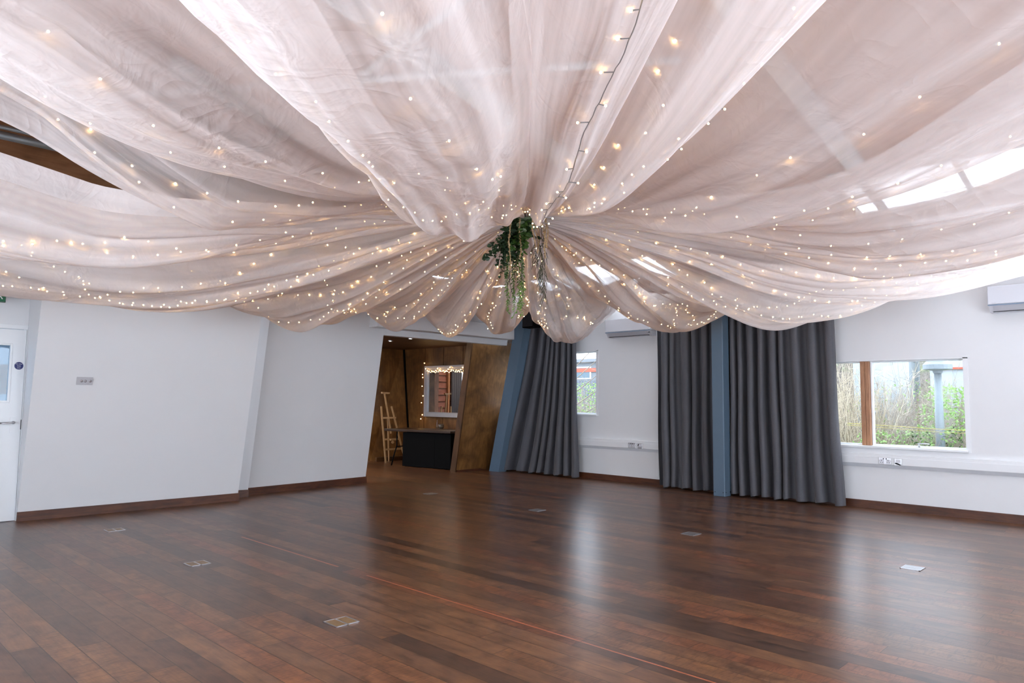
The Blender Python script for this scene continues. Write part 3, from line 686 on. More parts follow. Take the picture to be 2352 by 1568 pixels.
for z, xa, xb in ((.93, 8.87, 9.20), (.48, 8.90, 9.33), (.27, 8.91, 9.38)):
    m = MB(); bar(m, (xa, 12.33, z), (xb, 12.33, z), .035, .018); m.build('crossbar', PINE, ez)
m = MB(); m.lathe([(0, 0), (.03, .0), (.03, .02), (0, .02)], (9.10, 12.27, .42), 14, 'y'); bar(m, (9.03, 12.28, .47), (9.20, 12.28, .47), .025, .03); m.build('canvas_tray', PINE, ez)

# ---------------------------------------------------------------- floor boxes
FB = [(2.444, 7.887, 'small flush floor box nearest the left wall'), (2.444, 5.872, 'flush floor box with wooden lid inserts, left of centre'), (2.444, 3.772, 'flush floor box with wooden lid inserts, nearest the viewer'),
      (6.52, 7.89, 'flush metal floor box in front of the wood lined opening'), (6.52, 5.86, 'flush metal floor box in the middle of the back row'), (6.52, 3.77, 'flush metal floor box in front of the upright blue column'), (6.52, 1.75, 'pale flush floor box inside the window reflection')]
def floor_box(x, y, label):
    f = thing('floor_box', (x, y, 0), label, 'floor box', 'flush floor boxes')
    w, h = .082, .074
    m = MB()
    for (a, b, c, d) in ((-w, -w+.010, -h, h), (w-.010, w, -h, h), (-w, w, -h, -h+.010), (-w, w, h-.010, h), (-.006, .006, -h, h)): m.box((x+a, y+c, 0), (x+b, y+d, .005), .001)
    m.build('metal_frame', CHROME, f)
    for s in (-1, 1):
        m = MB(); m.box((x+s*.007, y-h+.010, .0005), (x+s*(w-.010), y+h-.010, .004)); m.build('lid', LIDM if x < 3 else LIDP, f)
    return f
LIDM = wood('lid_wood', (.16, .09, .035, 1), (.24, .14, .055, 1), (.30, .19, .08, 1), 'y', 2, .35, .4)
LIDP = plain('brushed_lid', (.40, .40, .41), .3, metal=.7)
for a in FB: floor_box(*a)

# ---------------------------------------------------------------- ceiling drape
HX, HY = 4.48, 4.19
A0 = math.atan2(HY, HX)
def prof(pts, r):
    """monotone-ish cubic through control points"""
    n = len(pts)
    if r <= pts[0][0]: return pts[0][1]
    if r >= pts[-1][0]:
        (a, b), (c, d) = pts[-2], pts[-1]; return d+(r-c)*(d-b)/(c-a)
    for i in range(n-1):
        if pts[i][0] <= r <= pts[i+1][0]: break
    def sl(j):
        if j == 0: return (pts[1][1]-pts[0][1])/(pts[1][0]-pts[0][0])
        if j == n-1: return (pts[-1][1]-pts[-2][1])/(pts[-1][0]-pts[-2][0])
        return (pts[j+1][1]-pts[j-1][1])/(pts[j+1][0]-pts[j-1][0])
    x0, y0 = pts[i]; x1, y1 = pts[i+1]; h = x1-x0; t = (r-x0)/h
    return (2*t**3-3*t*t+1)*y0+(t**3-2*t*t+t)*h*sl(i)+(-2*t**3+3*t*t)*y1+(t**3-t*t)*h*sl(i+1)
BOT = [(0, 2.93), (.6, 2.83), (1.3, 2.60), (2.2, 2.30), (3.0, 2.13), (3.6, 2.15), (4.3, 2.31), (5.0, 2.58), (5.5, 2.82)]
SEAM = [(0, 2.97), (1.3, 2.76), (2.2, 2.65), (3.0, 2.69), (3.7, 2.92), (4.6, 3.10), (5.5, 3.28)]
def rout(phi):
    a = A0-math.radians(phi); c, s = math.cos(a), math.sin(a); r = 99
    if c > 0: r = min(r, (9.62-HX)/c)
    if c < 0: r = min(r, (-1.45-HX)/c)
    if s > 0: r = min(r, (8.46-HY)/s)
    if s < 0: r = min(r, (-1.45-HY)/s)
    return min(r, 6.9)
def P3(r, phi, z):
    a = A0-math.radians(phi); return (HX+r*math.cos(a), HY+r*math.sin(a), z)
def qmap(r, ro):   # compress the outer part of the profile to the wall distance
    return r if r < 2.6 else 2.6+(r-2.6)*(5.5-2.6)/(ro-2.6)

# phi0, phi1, bottom lift, pleats, material, label
PAN = [
 (-180, -167, .02, 9, SHEERF, 'wide crinkled sheer swag coming forward overhead, front left of the greenery', 0),
 (-167, -145, .26, 8, SHEERF, 'sheer white swag overhead, next left of the crinkled front swag', 0),
 (-145, -128, .18, 8, SHEER, 'sheer white swag running to the upper left, above the dark gap in the cloth', .55),
 (-128, -109, .10, 9, SHEER, 'sheer white swag just below the dark gap in the cloth at the left', 0),
 (-109, -76, -.05, 12, SHEER, 'lowest sheer swag at the far left, hanging over the door and switch', 0),
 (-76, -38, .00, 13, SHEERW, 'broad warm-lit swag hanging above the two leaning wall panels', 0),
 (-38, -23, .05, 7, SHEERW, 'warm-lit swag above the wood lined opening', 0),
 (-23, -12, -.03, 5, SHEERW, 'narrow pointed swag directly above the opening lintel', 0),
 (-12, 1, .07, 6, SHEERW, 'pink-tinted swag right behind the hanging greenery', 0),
 (1, 19, -.015, 9, SHEERF, 'bulging swag in front of the far corner curtain', 0),
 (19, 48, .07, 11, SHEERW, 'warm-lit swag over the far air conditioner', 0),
 (48, 74, .02, 10, SHEER, 'sheer swag crossing the top of the upright blue column', .03),
 (74, 98, .04, 10, SHEER, 'lowest sheer swag at the right, above the mullioned window', .15),
 (98, 119, .11, 9, SHEER, 'sheer swag at the right passing below the bright rooflight', .14),
 (119, 140, .13, 9, SHEER, 'broad sheer swag across the upper right in front of the rooflight', .1),
 (140, 167, .13, 10, SHEER, 'broad sheer swag overhead, right of the dark light cable', .05),
 (167, 174, .12, 4, SHEER, 'narrow gathered swag overhead edged by the dark light cable', 0),
 (174, 180, .10, 4, SHEER, 'narrow gathered swag overhead, immediately right of the crinkled front swag', 0),
]
def seam_gap(phi_edge, r):
    """opening between neighbouring swags"""
    if abs(phi_edge) == 180: return -1.1*min(1, r/1.2)*(1-min(1, max(0, r-3.6)/.6))+.5*max(0, min(1, (r-4.2)/1.0))
    return -1.1*min(1, r/1.2)
def swag_point(i, u, r):
    p0, p1, lift, np_, _, _, rise = PAN[i]; rnd = math.sin(i*12.9898)*43.758; s1 = rnd-math.floor(rnd)
    g0, g1 = seam_gap(p0, r), seam_gap(p1, r)
    if p0 == -128: g0 += 8*max(0, min(1, (r-2.35)/.9))*max(0, 1-max(0, r-4.6)/.8)
    if p1 == -128: g1 += 1.5*max(0, min(1, (r-2.9)/.6))
    a, b = p0+g0, p1-g1
    lobe = math.exp(-((r-1.65)/.95)**2)
    if i == 0: b += 12*lobe
    u2 = u+ .035*math.sin(2*PI*u)*math.sin(r*1.3+i)
    phi = a+(b-a)*u2
    ro = rout(phi); q = qmap(r, ro) if r < ro else 5.5+(r-ro)
    zs = prof(SEAM, q); zb = prof(BOT, q)+lift*min(1, q/1.5)+rise*max(0, r-2.7)
    if i == 0: zb -= .13*lobe; zs -= .04*lobe
    if i >= 16: zb -= .10*lobe; zs -= .02*lobe
    if i == 15: zb -= .06*lobe
    zb = min(zb, zs-.03)
    width = r*math.radians(p1-p0); wf = .72+.28*min(1, width/1.0)
    c = 1-(2*u-1)**2; c = max(c, 0)**(.62 if i == 0 else .72 if i >= 15 else .85)
    tilt = .05*math.sin(i*2.3)*(2*u-1)*min(1, q/3)
    z = zs-(zs-zb)*c*(wf if width < 1 else 1)+tilt
    # gathers: tight near the hub, opening out along the length
    k = np_
    A = .019*min(1, r/.8)*(1-.65*min(1, r/4)) * (1.0 if i not in (0,) else .6)
    w1 = math.sin(2*PI*k*u+1.7*math.sin(r*.9+i)+i*1.3); w2 = math.sin(2*PI*(k*.41)*u+r*.8+i*2.1)
    w3 = noise.noise(Vector((u*6+i*7, r*.9, i)))
    z += A*(w1*.8+w2*1.3*(1+min(1, r/3))) + .07*w3*min(1, r/2)
    if i == 0 or i == 9:
        z += .03*noise.noise(Vector((u*9, r*4.5, i+.5)))*min(1, r/1.5)
    ph2 = phi + math.degrees(A*.55*math.cos(2*PI*k*u+i)/max(r, .25))
    if r < .5: z += (.5-r)*.05*math.sin(2*PI*k*u)
    # end scallop, pointed lobe for the narrow swags
    return P3(r, ph2, z)
for i, (p0, p1, lift, np_, mt, lab, _r) in enumerate(PAN):
    ro = rout((p0+p1)/2); NR = 84; NU = max(48, np_*9)
    m = MB(); m.uv = []
    wid = math.radians(p1-p0)*3.0
    for j in range(NR+1):
        t = j/NR; 
        for a in range(NU+1):
            u = a/NU; phi = p0+(p1-p0)*u
            rr_ = .10+(rout(phi)-.10)*(t**1.15)
            m.v.append(swag_point(i, u, rr_)); m.uv.append((u*1.0, rr_))
    for j in range(NR):
        for a in range(NU):
            q = j*(NU+1)+a; m.f.append((q, q+1, q+NU+2, q+NU+1))
    # keep fold texture density even: stretch u by real width
    m.uv = [(uu, vv) for (uu, vv) in m.uv]
    o = m.build('drape_swag', mt, smooth=True); tag(o, lab, 'drape', 'sheer swags radiating from the greenery')

# hoop that gathers the swags
hp = thing('drape_hoop', (HX, HY, 2.95), 'round hoop gathering the sheer swags above the greenery', 'hoop')
m = MB(); m.tube([(HX+.12*math.cos(2*PI*i/24), HY+.12*math.sin(2*PI*i/24), 2.975) for i in range(25)], .014, 8); m.build('ring', OAK, hp, smooth=True)
m = MB()
for a in range(3): m.tube([(HX+.12*math.cos(a*2.094), HY+.12*math.sin(a*2.094), 2.98), (HX, HY, 3.3), (HX, HY, zr(HX))], .003, 5)
m.build('suspension_wire', DARKM, hp)

# ---------------------------------------------------------------- fairy light strings in the swags
# (swag, u centre, u wander, r start, r end, spacing, dark cable)
ST = [
 (0, .30, .10, .5, 4.9, .24, 0), (0, .86, .05, .3, 5.4, .12, 0),
 (1, .35, .14, .6, 5.4, .22, 0), (1, .75, .10, .6, 5.2, .25, 0),
 (2, .45, .12, .8, 5.6, .17, 0), (2, .70, .12, .9, 5.5, .22, 0),
 (3, .35, .12, .6, 5.2, .13, 0), (3, .62, .12, .7, 5.2, .13, 0),
 (4, .25, .10, .7, 5.0, .11, 0), (4, .50, .14, .7, 5.0, .085, 0), (4, .72, .12, .7, 5.0, .095, 0),
 (5, .22, .10, .6, 4.2, .10, 0), (5, .50, .12, .7, 4.2, .10, 0), (5, .78, .10, .6, 4.2, .12, 0),
 (6, .35, .10, .5, 3.9, .12, 0), (6, .68, .10, .7, 3.6, .11, 0),
 (7, .5, .12, 1.1, 3.6, .10, 0), (8, .35, .12, .9, 3.7, .10, 0), (8, .75, .1, 1.0, 3.6, .12, 0),
 (9, .25, .10, .8, 3.9, .10, 0), (9, .7, .12, .9, 3.7, .13, 0),
 (10, .30, .12, .6, 5.0, .11, 0), (10, .68, .12, .7, 5.0, .10, 0),
 (11, .30, .12, .6, 5.2, .10, 0), (11, .66, .12, .5, 5.2, .10, 0),
 (12, .32, .12, .6, 5.2, .12, 0), (12, .68, .12, .6, 5.0, .12, 0),
 (13, .35, .12, .5, 5.3, .13, 0), (13, .68, .10, .6, 5.4, .14, 0),
 (14, .32, .12, .5, 5.6, .15, 0), (14, .70, .10, .5, 5.8, .17, 0),
 (15, .30, .08, .5, 5.9, .16, 0), (15, .66, .06, .5, 5.6, .19, 0),
 (16, .18, .04, .32, 5.9, .10, 1), (16, .70, .08, .5, 5.8, .16, 0),
 (17, .50, .06, .36, 5.8, .13, 1),
]
place = ['crinkled front swag', 'swag left of the crinkled front one', 'upper left swag above the dark gap', 'swag below the dark gap', 'lowest far-left swag', 'broad swag above the leaning wall panels',
         'swag above the wood lined opening', 'narrow pointed swag', 'swag behind the greenery', 'bulging swag before the far curtain', 'swag over the far air conditioner', 'swag crossing the upright column',
         'lowest right-hand swag', 'swag under the bright rooflight', 'broad upper right swag', 'broad overhead swag', 'narrow cable edged swag', 'narrow overhead swag by the crinkled one']
cnt = {}
for s in ST: cnt[s[0]] = cnt.get(s[0], 0)+1
seen = {}
for si, (i, uc, wa, r0, r1, sp_, dark) in enumerate(ST):
    rr = random.Random(100+si); k = seen.get(i, 0); seen[i] = k+1; n = cnt[i]
    side = '' if n == 1 else (['left', 'right'][k] if n == 2 else ['left', 'middle', 'right'][k])
    lab = ('warm fairy light string along the %s' % place[i]) if not side else ('warm fairy light string, %s one in the %s' % (side, place[i]))
    if dark: lab = lab.replace('warm fairy light string', 'fairy lights on a dark cable')
    r1 = min(r1, rout((PAN[i][0]+PAN[i][1])/2)-.1)
    base = P3(r0, PAN[i][0]+(PAN[i][1]-PAN[i][0])*uc, 2.9)
    st = thing('fairy_light_string', base, lab, 'fairy lights', 'fairy light strings in the swags')
    off = -.012 if dark and i >= 15 else .026
    pts = []; r = r0; ph = rr.uniform(0, 6)
    f1 = rr.uniform(1.2, 2.2)
    while r < r1:
        u = uc+wa*math.sin(f1*r+ph)*.8+wa*.3*math.sin(5.1*r+ph*2)
        p = Vector(swag_point(i, min(max(u, .04), .96), r)); p.z += off+rr.uniform(0, .012); pts.append(p); r += .045
    m = MB(); m.tube(pts, .0022 if dark else .0011, 4); bl = []; d = rr.uniform(0, sp_)
    acc = 0; nxt = d
    for a, b in zip(pts, pts[1:]):
        seg = (b-a).length
        while acc+seg > nxt:
            c = a.lerp(b, (nxt-acc)/seg); side_v = (b-a).normalized().cross(Vector((0, 0, 1))).normalized()
            o = side_v*rr.choice((-1, 1))*rr.uniform(.02, .045)
            o.z += rr.uniform(-.004, .014) if off > 0 else -.004
            m.tube([c, c+o*.8], [.0018, .0026], 5); bl.append(c+o)
            nxt += sp_*rr.uniform(.75, 1.3)*1.3
        acc += seg
    m.build('cable', CABLED if dark else CABLE, st)
    add_bulbs(st, bl[:98], BM2 if i in (0, 1, 15, 16, 17, 14) else BM)

# ---------------------------------------------------------------- hanging greenery
gr = thing('hanging_greenery', (HX, HY, 2.9), 'bunch of trailing artificial foliage hanging from the middle of the drapes', 'foliage')
LAT = Vector((math.sin(A0), -math.cos(A0), 0)); DEP = Vector((math.cos(A0), math.sin(A0), 0))
def GP(px, py, dep=0.0):      # lateral metres / height, measured about the hub
    return Vector((HX, HY, 0))+LAT*((px-1200)/263.0)+DEP*dep+Vector((0, 0, 2.92-(py-500)/263.0))
def leafmat(name, c0, c1): 
    k = N(name); nz = k.noise(k.obj(), 18, 2); col = k.ramp(nz, [(.35, c0), (.65, c1)])
    d = k.n('ShaderNodeBsdfPrincipled'); k.l(col, d.inputs['Base Color']); d.inputs['Roughness'].default_value = .5
    t = k.n('ShaderNodeBsdfTranslucent'); k.l(col, t.inputs[0]); mx = k.n('ShaderNodeMixShader'); mx.inputs[0].default_value = .25
    k.l(d.outputs[0], mx.inputs[1]); k.l(t.outputs[0], mx.inputs[2]); k.l(mx.outputs[0], k.out.inputs[0]); return k.m
LG = leafmat('dark_leaf', (.010, .030, .012, 1), (.035, .075, .028, 1))
LM = leafmat('mid_leaf', (.035, .085, .016, 1), (.08, .17, .03, 1))
LB = leafmat('bright_leaf', (.10, .22, .035, 1), (.22, .38, .07, 1))
LS = leafmat('sage_leaf', (.10, .16, .09, 1), (.24, .32, .19, 1))
AM = leafmat('beige_tassel', (.38, .25, .12, 1), (.62, .46, .27, 1))
TW = leafmat('dark_twig', (.05, .035, .022, 1), (.10, .075, .05, 1))
RH = leafmat('grey_green_stem', (.07, .075, .045, 1), (.13, .12, .08, 1))
def leaf(m, p, d, L, W, rr, curl=.15):
    d = d.normalized(); s = d.cross(Vector((rr.uniform(-1, 1), rr.uniform(-1, 1), rr.uniform(-1, 1)))).normalized(); nrm = d.cross(s)
    q = [p, p+d*L*.3+s*W*.42+nrm*W*curl, p+d*L*.65+s*W*.45+nrm*W*curl, p+d*L, p+d*L*.65-s*W*.45+nrm*W*curl, p+d*L*.3-s*W*.42+nrm*W*curl]
    m.add(q, [(0, 1, 2, 3), (0, 3, 4, 5)])
def vine(px0, py0, px1, py1, mat, name, seed, L=.03, W=.012, step=.012, dep=0, sway=.02, spread=1.0, stem=.0018, droop=-.35, tipmat=None):
    rr = random.Random(seed); a, b = GP(px0, py0, dep), GP(px1, py1, dep+rr.uniform(-.06, .06)); n = max(6, int((b-a).length/.02)); pts = []
    for i in range(n+1):
        t = i/n; p = a.lerp(b, t); p += LAT*sway*math.sin(t*7+seed)*t**.5+DEP*sway*math.cos(t*5+seed); pts.append(p)
    m = MB(); m.tube(pts, stem, 4); m2 = MB()
    Ltot = (b-a).length; s = 0
    while s < Ltot:
        t = s/Ltot; k = min(int(t*n), n-1); p = pts[k].lerp(pts[k+1], t*n-k)
        for sg in (-1, 1):
            th = rr.uniform(0, 2*PI); out = LAT*math.cos(th)+DEP*math.sin(th)
            dd = (out*spread+Vector((0, 0, droop+rr.uniform(-.3, .3))))
            sc = rr.uniform(.7, 1.2)
            leaf(m2 if (tipmat and t > .68) else m, p, dd, L*sc, W*sc, rr)
        s += step*rr.uniform(.7, 1.4)
    o = m.build(name, mat, gr)
    if tipmat and m2.v: m2.build('vine_tip', tipmat, o)
# dense dark mass at the top
for i in range(16):
    rr = random.Random(i); x = rr.uniform(1150, 1208); vine(x, 492, x+rr.uniform(-18, 14), rr.uniform(545, 605), LG if i % 3 else LM, 'leafy_spray', 200+i, .055, .034, .016, rr.uniform(-.12, .12), .03)
# eucalyptus to the left
for i, (x1, y1) in enumerate(((1112, 600), (1124, 572), (1135, 612), (1147, 618), (1128, 590), (1142, 578), (1155, 600), (1108, 590), (1150, 630))):
    vine(1172, 520, x1, y1, LG, 'eucalyptus_branch', 300+i, .042, .040, .024, (i-4)*.03, .015, 1.0, .002, -.1)
vine(1150, 590, 1146, 640, LG, 'eucalyptus_branch', 320, .026, .030, .03, -.05, .01)
# fresh green trailing vines
for i, (x0, x1, y1) in enumerate(((1165, 1159, 722), (1178, 1172, 726), (1182, 1184, 716), (1190, 1197, 728), (1188, 1194, 700), (1183, 1176, 690), (1172, 1160, 700), (1186, 1188, 660))):
    vine(x0, 515, x1, y1, LM, 'trailing_vine', 340+i, .030, .011, .016, (i % 3-1)*.05, .018, .8, .0018, -.7, tipmat=LB)
# beige amaranth tassels
for i, (x0, x1, y1) in enumerate(((1217, 1221, 575), (1222, 1230, 585), (1228, 1233, 570), (1236, 1249, 598), (1245, 1249, 560), (1163, 1160, 640), (1168, 1165, 628), (1189, 1189, 600), (1157, 1163, 590), (1247, 1252, 575))):
    vine(x0, 500, x1, y1, AM, 'amaranth_tassel', 360+i, .012, .009, .0045, -.17+(i % 3)*.05, .012, .9, .004, -.4)
# grey-green whip stems at the right
for i, (x0, y0, x1, y1) in enumerate(((1238, 520, 1240, 640), (1236, 560, 1244, 690), (1232, 540, 1236, 670), (1243, 540, 1246, 660), (1222, 550, 1224, 600), (1238, 600, 1248, 686))):
    rr = random.Random(400+i); m = MB(); a, b = GP(x0, y0, .02*i), GP(x1, y1, .02*i); m.tube([a, a.lerp(b, .5)+LAT*.008, b], .0022, 5)
    for kx in range(9):
        t = .1+.1*kx; p = a.lerp(b, t); sd = rr.choice((-1, 1)); e = p+LAT*sd*rr.uniform(.02, .04)+Vector((0, 0, -rr.uniform(.06, .11)))+DEP*rr.uniform(-.02, .02)
        m.tube([p, p.lerp(e, .5)+LAT*sd*.006, e], [.0024, .0036, .0016], 5)
    m.build('whip_stem', RH, gr, smooth=True)
# bare crooked branches
for i, (P_) in enumerate((((1185, 590), (1180, 615), (1166, 628), (1160, 650), (1163, 690)), ((1192, 600), (1195, 640), (1186, 655), (1172, 665)), ((1168, 600), (1165, 640), (1170, 668), (1180, 688)), ((1188, 640), (1196, 665), (1190, 690), (1195, 706)), ((1176, 620), (1162, 645), (1158, 670)))):
    m = MB(); pp = [GP(a+random.Random(i*9+a).uniform(-2, 2), b, (i-2)*.04) for a, b in P_]; m.tube(pp, [.004-.0006*j for j in range(len(pp))], 6)
    rr = random.Random(500+i)
    for p in pp[1:]: m.tube([p, p+LAT*rr.uniform(-.05, .05)+Vector((0, 0, -rr.uniform(.02, .06)))], [.002, .001], 5)
    m.build('bare_branch', TW, gr, smooth=True)
# large sage leaves at the top
for i, (x, y, dx, L) in enumerate(((1182, 500, 1, .09), (1215, 502, -1, .08), (1200, 515, -1, .085), (1208, 522, 1, .07), (1190, 530, 1, .06))):
    rr = random.Random(i+50); m = MB(); p = GP(x, y, -.12); d = LAT*dx*.9+Vector((0, 0, -.35)); s = Vector((0, 0, 1))*.5-DEP*.5+LAT*dx*.2; s.normalize(); n = 10; ring = []
    for a in range(n):
        t = 2*PI*a/n; ring.append(p+d*L*(.5+.5*math.cos(t))+s*L*.30*math.sin(t))
    m.add(ring+[p+d*L*.5+DEP*-.008], [(a, (a+1) % n, n) for a in range(n)]); m.build('sage_leaf', LS, gr, smooth=True)

# ---------------------------------------------------------------- roof beams and service pipes above the cloth
def beam(name, p, q, w, h, mat, label, cat='beam'):
    m = MB(); p, q = Vector(p), Vector(q); d = (q-p).normalized(); b = d.cross(Vector((0, 0, 1))).normalized()*w/2; c = b.cross(d).normalized()*h/2
    m.hexa([p-b-c, q-b-c, q+b-c, p+b-c, p-b+c, q-b+c, q+b+c, p+b+c]); return tag(m.build(name, mat), label, cat)
for i, y in enumerate((2.35, 4.95, 7.4)):
    beam('steel_rafter', (9.7, y, zr(9.7)-.1), (XRG, y, zr(XRG)-.1), .10, .18, STEELW, ('pale steel rafter above the cloth, nearest one', 'pale steel rafter above the cloth, over the greenery', 'pale steel rafter above the cloth, farthest one')[i])
for i, (a, b, l) in enumerate((((2.2, 8.4, 4.55), (5.1, 3.0, 4.2), 'pale diagonal brace tube above the crinkled front swag'), ((3.9, 8.4, 4.3), (3.2, 1.0, 4.45), 'pale lengthwise tube above the left swags'), ((7.4, 8.4, 3.6), (7.4, .2, 3.6), 'pale lengthwise tube above the right swags'))):
    m = MB(); m.tube([a, b], .035, 10); tag(m.build('roof_tube', STEELW, smooth=True), l, 'pipe')
m = MB(); m.tube([(.2, 7.9, 3.75), (4.2, 7.9, 3.75)], .04, 10); m.tube([(.2, 7.75, 3.78), (4.2, 7.75, 3.78)], .02, 8)
tag(m.build('service_pipe', plain('galvanised_pipe', (.22, .25, .27), .4, metal=.6), smooth=True), 'grey service pipes glimpsed through the dark gap in the cloth', 'pipe')

# ---------------------------------------------------------------- outside
GRD = plain('rough_ground', (.045, .045, .026), .9, var=.4, scale=2)
m = MB(); m.box((10.2, -12, -.7), (60, 60, -.6)); tag(m.build('ground', GRD), 'rough ground outside the windows', 'ground', kind='structure')
def shrub(name, cx, cy, w, h, ntw, nlf, twm, lfm, label, cat, seed, z0=-.6, group=None, blossom=None, lean=.5, lfz=(.25, 1), twr=.010, lfs=.05):
    rr = random.Random(seed); t = thing(name, (cx, cy, z0), label, cat, group)
    m = MB()
    for i in range(ntw):
        a = rr.uniform(0, 2*PI); r = w*.35*rr.random()**.5
        p = Vector((cx+math.cos(a)*r, cy+math.sin(a)*r, z0)); a2 = rr.uniform(0, 2*PI); H = h*rr.uniform(.55, 1.05)
        q = p+Vector((math.cos(a2)*w*.5*rr.random(), math.sin(a2)*w*.5*rr.random(), H)); mid = p.lerp(q, .5)+Vector((rr.uniform(-.15, .15), rr.uniform(-.15, .15), 0))
        m.tube([p, mid, q], [twr, twr*.6, twr*.2], 3, False)
        for b in range(6):
            tt = rr.uniform(.3, 1); s = p.lerp(q, tt) if tt > .5 else p.lerp(mid, tt*2); e = s+Vector((rr.uniform(-1, 1), rr.uniform(-1, 1), rr.uniform(-.1, 1)))*.32*lean*2
            m.tube([s, e], [twr*.4, twr*.15], 3, False)
    m.build('twigs', twm, t)
    if nlf:
        m = MB()
        for i in range(nlf):
            a = rr.uniform(0, 2*PI); zz = rr.uniform(*lfz); rad = w*.5*math.sqrt(max(0, 1-((zz-.55)/.6)**2))*rr.random()**.4
            p = Vector((cx+math.cos(a)*rad, cy+math.sin(a)*rad, z0+h*zz)); d = Vector((rr.uniform(-1, 1), rr.uniform(-1, 1), rr.uniform(-.6, .8)))
            leaf(m, p, d, lfs*rr.uniform(.7, 1.5), lfs*.6, rr)
        m.build('foliage', lfm, t)
    if blossom:
        m = MB()
        for i in range(blossom):
            a = rr.uniform(0, 2*PI); zz = rr.uniform(.35, .8); rad = w*.5*rr.random()**.3
            leaf(m, Vector((cx+math.cos(a)*rad, cy+math.sin(a)*rad, z0+h*zz)), Vector((rr.uniform(-1, 1), rr.uniform(-1, 1), rr.uniform(-1, 1))), .05, .045, rr)
        m.build('blossom', plain('white_blossom', (.6, .6, .55), .7), t)
    return t
TWM = plain('dry_twigs', (.34, .28, .22), .9, var=.5, scale=8); TWP = plain('pale_reed_stems', (.52, .44, .32), .9, var=.4, scale=8)
LFO = leafmat('spring_leaves', (.20, .38, .08, 1), (.40, .58, .20, 1)); LFD = leafmat('deep_leaves', (.035, .075, .02, 1), (.08, .14, .04, 1))
# (centre derived from where each stands outside the right wall)
shrub('bare_shrub', 14.2, 4.9, 2.4, 2.7, 300, 0, TWP, None, 'pale dry reed-like shrub seen left of the wooden mullion', 'shrub', 11, lean=.35)
shrub('bare_shrub', 16.5, 6.3, 3.0, 3.2, 260, 0, TWM, None, 'tall bare brown shrub behind the reeds', 'shrub', 12)
shrub('bare_shrub', 15.2, 4.1, 2.4, 2.35, 340, 400, TWM, LFO, 'tangled brown shrub with a few green buds, middle of the window', 'shrub', 13)
shrub('green_shrub', 13.4, 3.75, 1.7, 1.45, 120, 1700, TWM, LFO, 'low shrub with fresh green leaves under the tangled one', 'shrub', 14)
shrub('green_shrub', 13.0, 2.62, 1.5, 2.2, 120, 2600, TWM, LFO, 'bright green leafy shrub right of the lamp post', 'shrub', 15, lfz=(.2, 1))
shrub('blossom_shrub', 12.6, 2.95, 1.0, 1.55, 80, 500, TWM, LFD, 'small shrub with white blossom at the foot of the lamp post', 'shrub', 16, blossom=420)
shrub('bare_shrub', 17.5, 4.6, 3.0, 3.1, 240, 0, TWM, None, 'tall bare shrub behind the lamp post', 'shrub', 17)
shrub('bare_shrub', 14.6, 3.25, 1.9, 2.2, 180, 300, TWM, LFO, 'grey tangled shrub just behind the lamp post', 'shrub', 21)
shrub('green_shrub', 14.0, 10.6, 1.7, 2.35, 120, 1500, TWM, LFO, 'light green shrub seen through the narrow far window', 'shrub', 18)
shrub('bare_shrub', 16.0, 12.3, 2.4, 2.2, 220, 200, TWM, LFO, 'bare shrub below the fence in the narrow far window', 'shrub', 19)
# scrub covered bank behind the shrubs
bk = MB(); nb = 40
for a in range(nb+1):
    y = -4+14*a/nb
    for b in range(9):
        xx = 16.5+5*b/8; hgt = -.6+3.1*(math.sin(min(1, b/5)*PI/2))**1.3+.25*noise.noise(Vector((xx, y, 3)))
        bk.v.append((xx, y, hgt))
for a in range(nb):
    for b in range(8): q = a*9+b; bk.f.append((q, q+1, q+10, q+9))
kb = N('scrub_bank'); cc = kb.pos(); f1 = kb.noise(kb.mapping(cc, (5, 9, 3.5)), 2.4, 8, .75, .8); f2 = kb.noise(cc, .9, 3)
c1 = kb.ramp(f1, [(.34, (.06, .05, .04, 1)), (.5, (.26, .22, .18, 1)), (.66, (.55, .49, .40, 1))]); c2_ = kb.ramp(f1, [(.34, (.07, .10, .04, 1)), (.6, (.30, .42, .16, 1))])
pb = kb.n('ShaderNodeBsdfPrincipled'); kb.l(kb.mixc(kb.ramp(f2, [(.48, (0, 0, 0, 1)), (.62, (1, 1, 1, 1))]), c1, c2_), pb.inputs['Base Color']); pb.inputs['Roughness'].default_value = .95
kb.l(kb.bump(f1, .8, .2), pb.inputs['Normal']); kb.l(pb.outputs[0], kb.out.inputs[0])
tag(bk.build('bank', kb.m, smooth=True), 'scrub covered bank rising behind the shrubs outside', 'bank', kind='structure')
# overhanging branch
m = MB(); rr = random.Random(8)
for i in range(7):
    p = Vector((12.6, 10.3, .6+.28*i)); q = p+Vector((.2, -1.3, .3+.12*i)); m.tube([p, p.lerp(q, .5)+Vector((0, 0, .12)), q], [.014, .009, .004], 4)
    for j in range(4): s = p.lerp(q, .2+.2*j); m.tube([s, s+Vector((0, -.3, rr.uniform(-.2, .35)))], [.005, .002], 3)
tag(m.build('tree_branch', TWM), 'thin bare branches crossing the narrow far window', 'branch')
# lamp post
LPM = plain('pale_grey_post', (.22, .255, .27), .5, var=.06)
lx, ly = 12.4, 2.98*.98
ly = lx*.2323*1.0
lp = thing('lamp_post', (lx, ly, -.6), 'pale grey lamp post with a flat cap outside the mullioned window', 'lamp post')
m = MB(); m.tube([(lx, ly, -.6), (lx, ly, 1.0), (lx, ly, 1.80)], [.075, .062, .050], 16); m.build('post', LPM, lp, smooth=True)
m = MB(); m.lathe([(.06, 1.80), (.07, 1.84), (.20, 1.86), (.20, 1.93), (.13, 2.0), (.0, 2.02)], (lx, ly, 0), 20); m.build('lamp_head', LPM, lp, smooth=False)
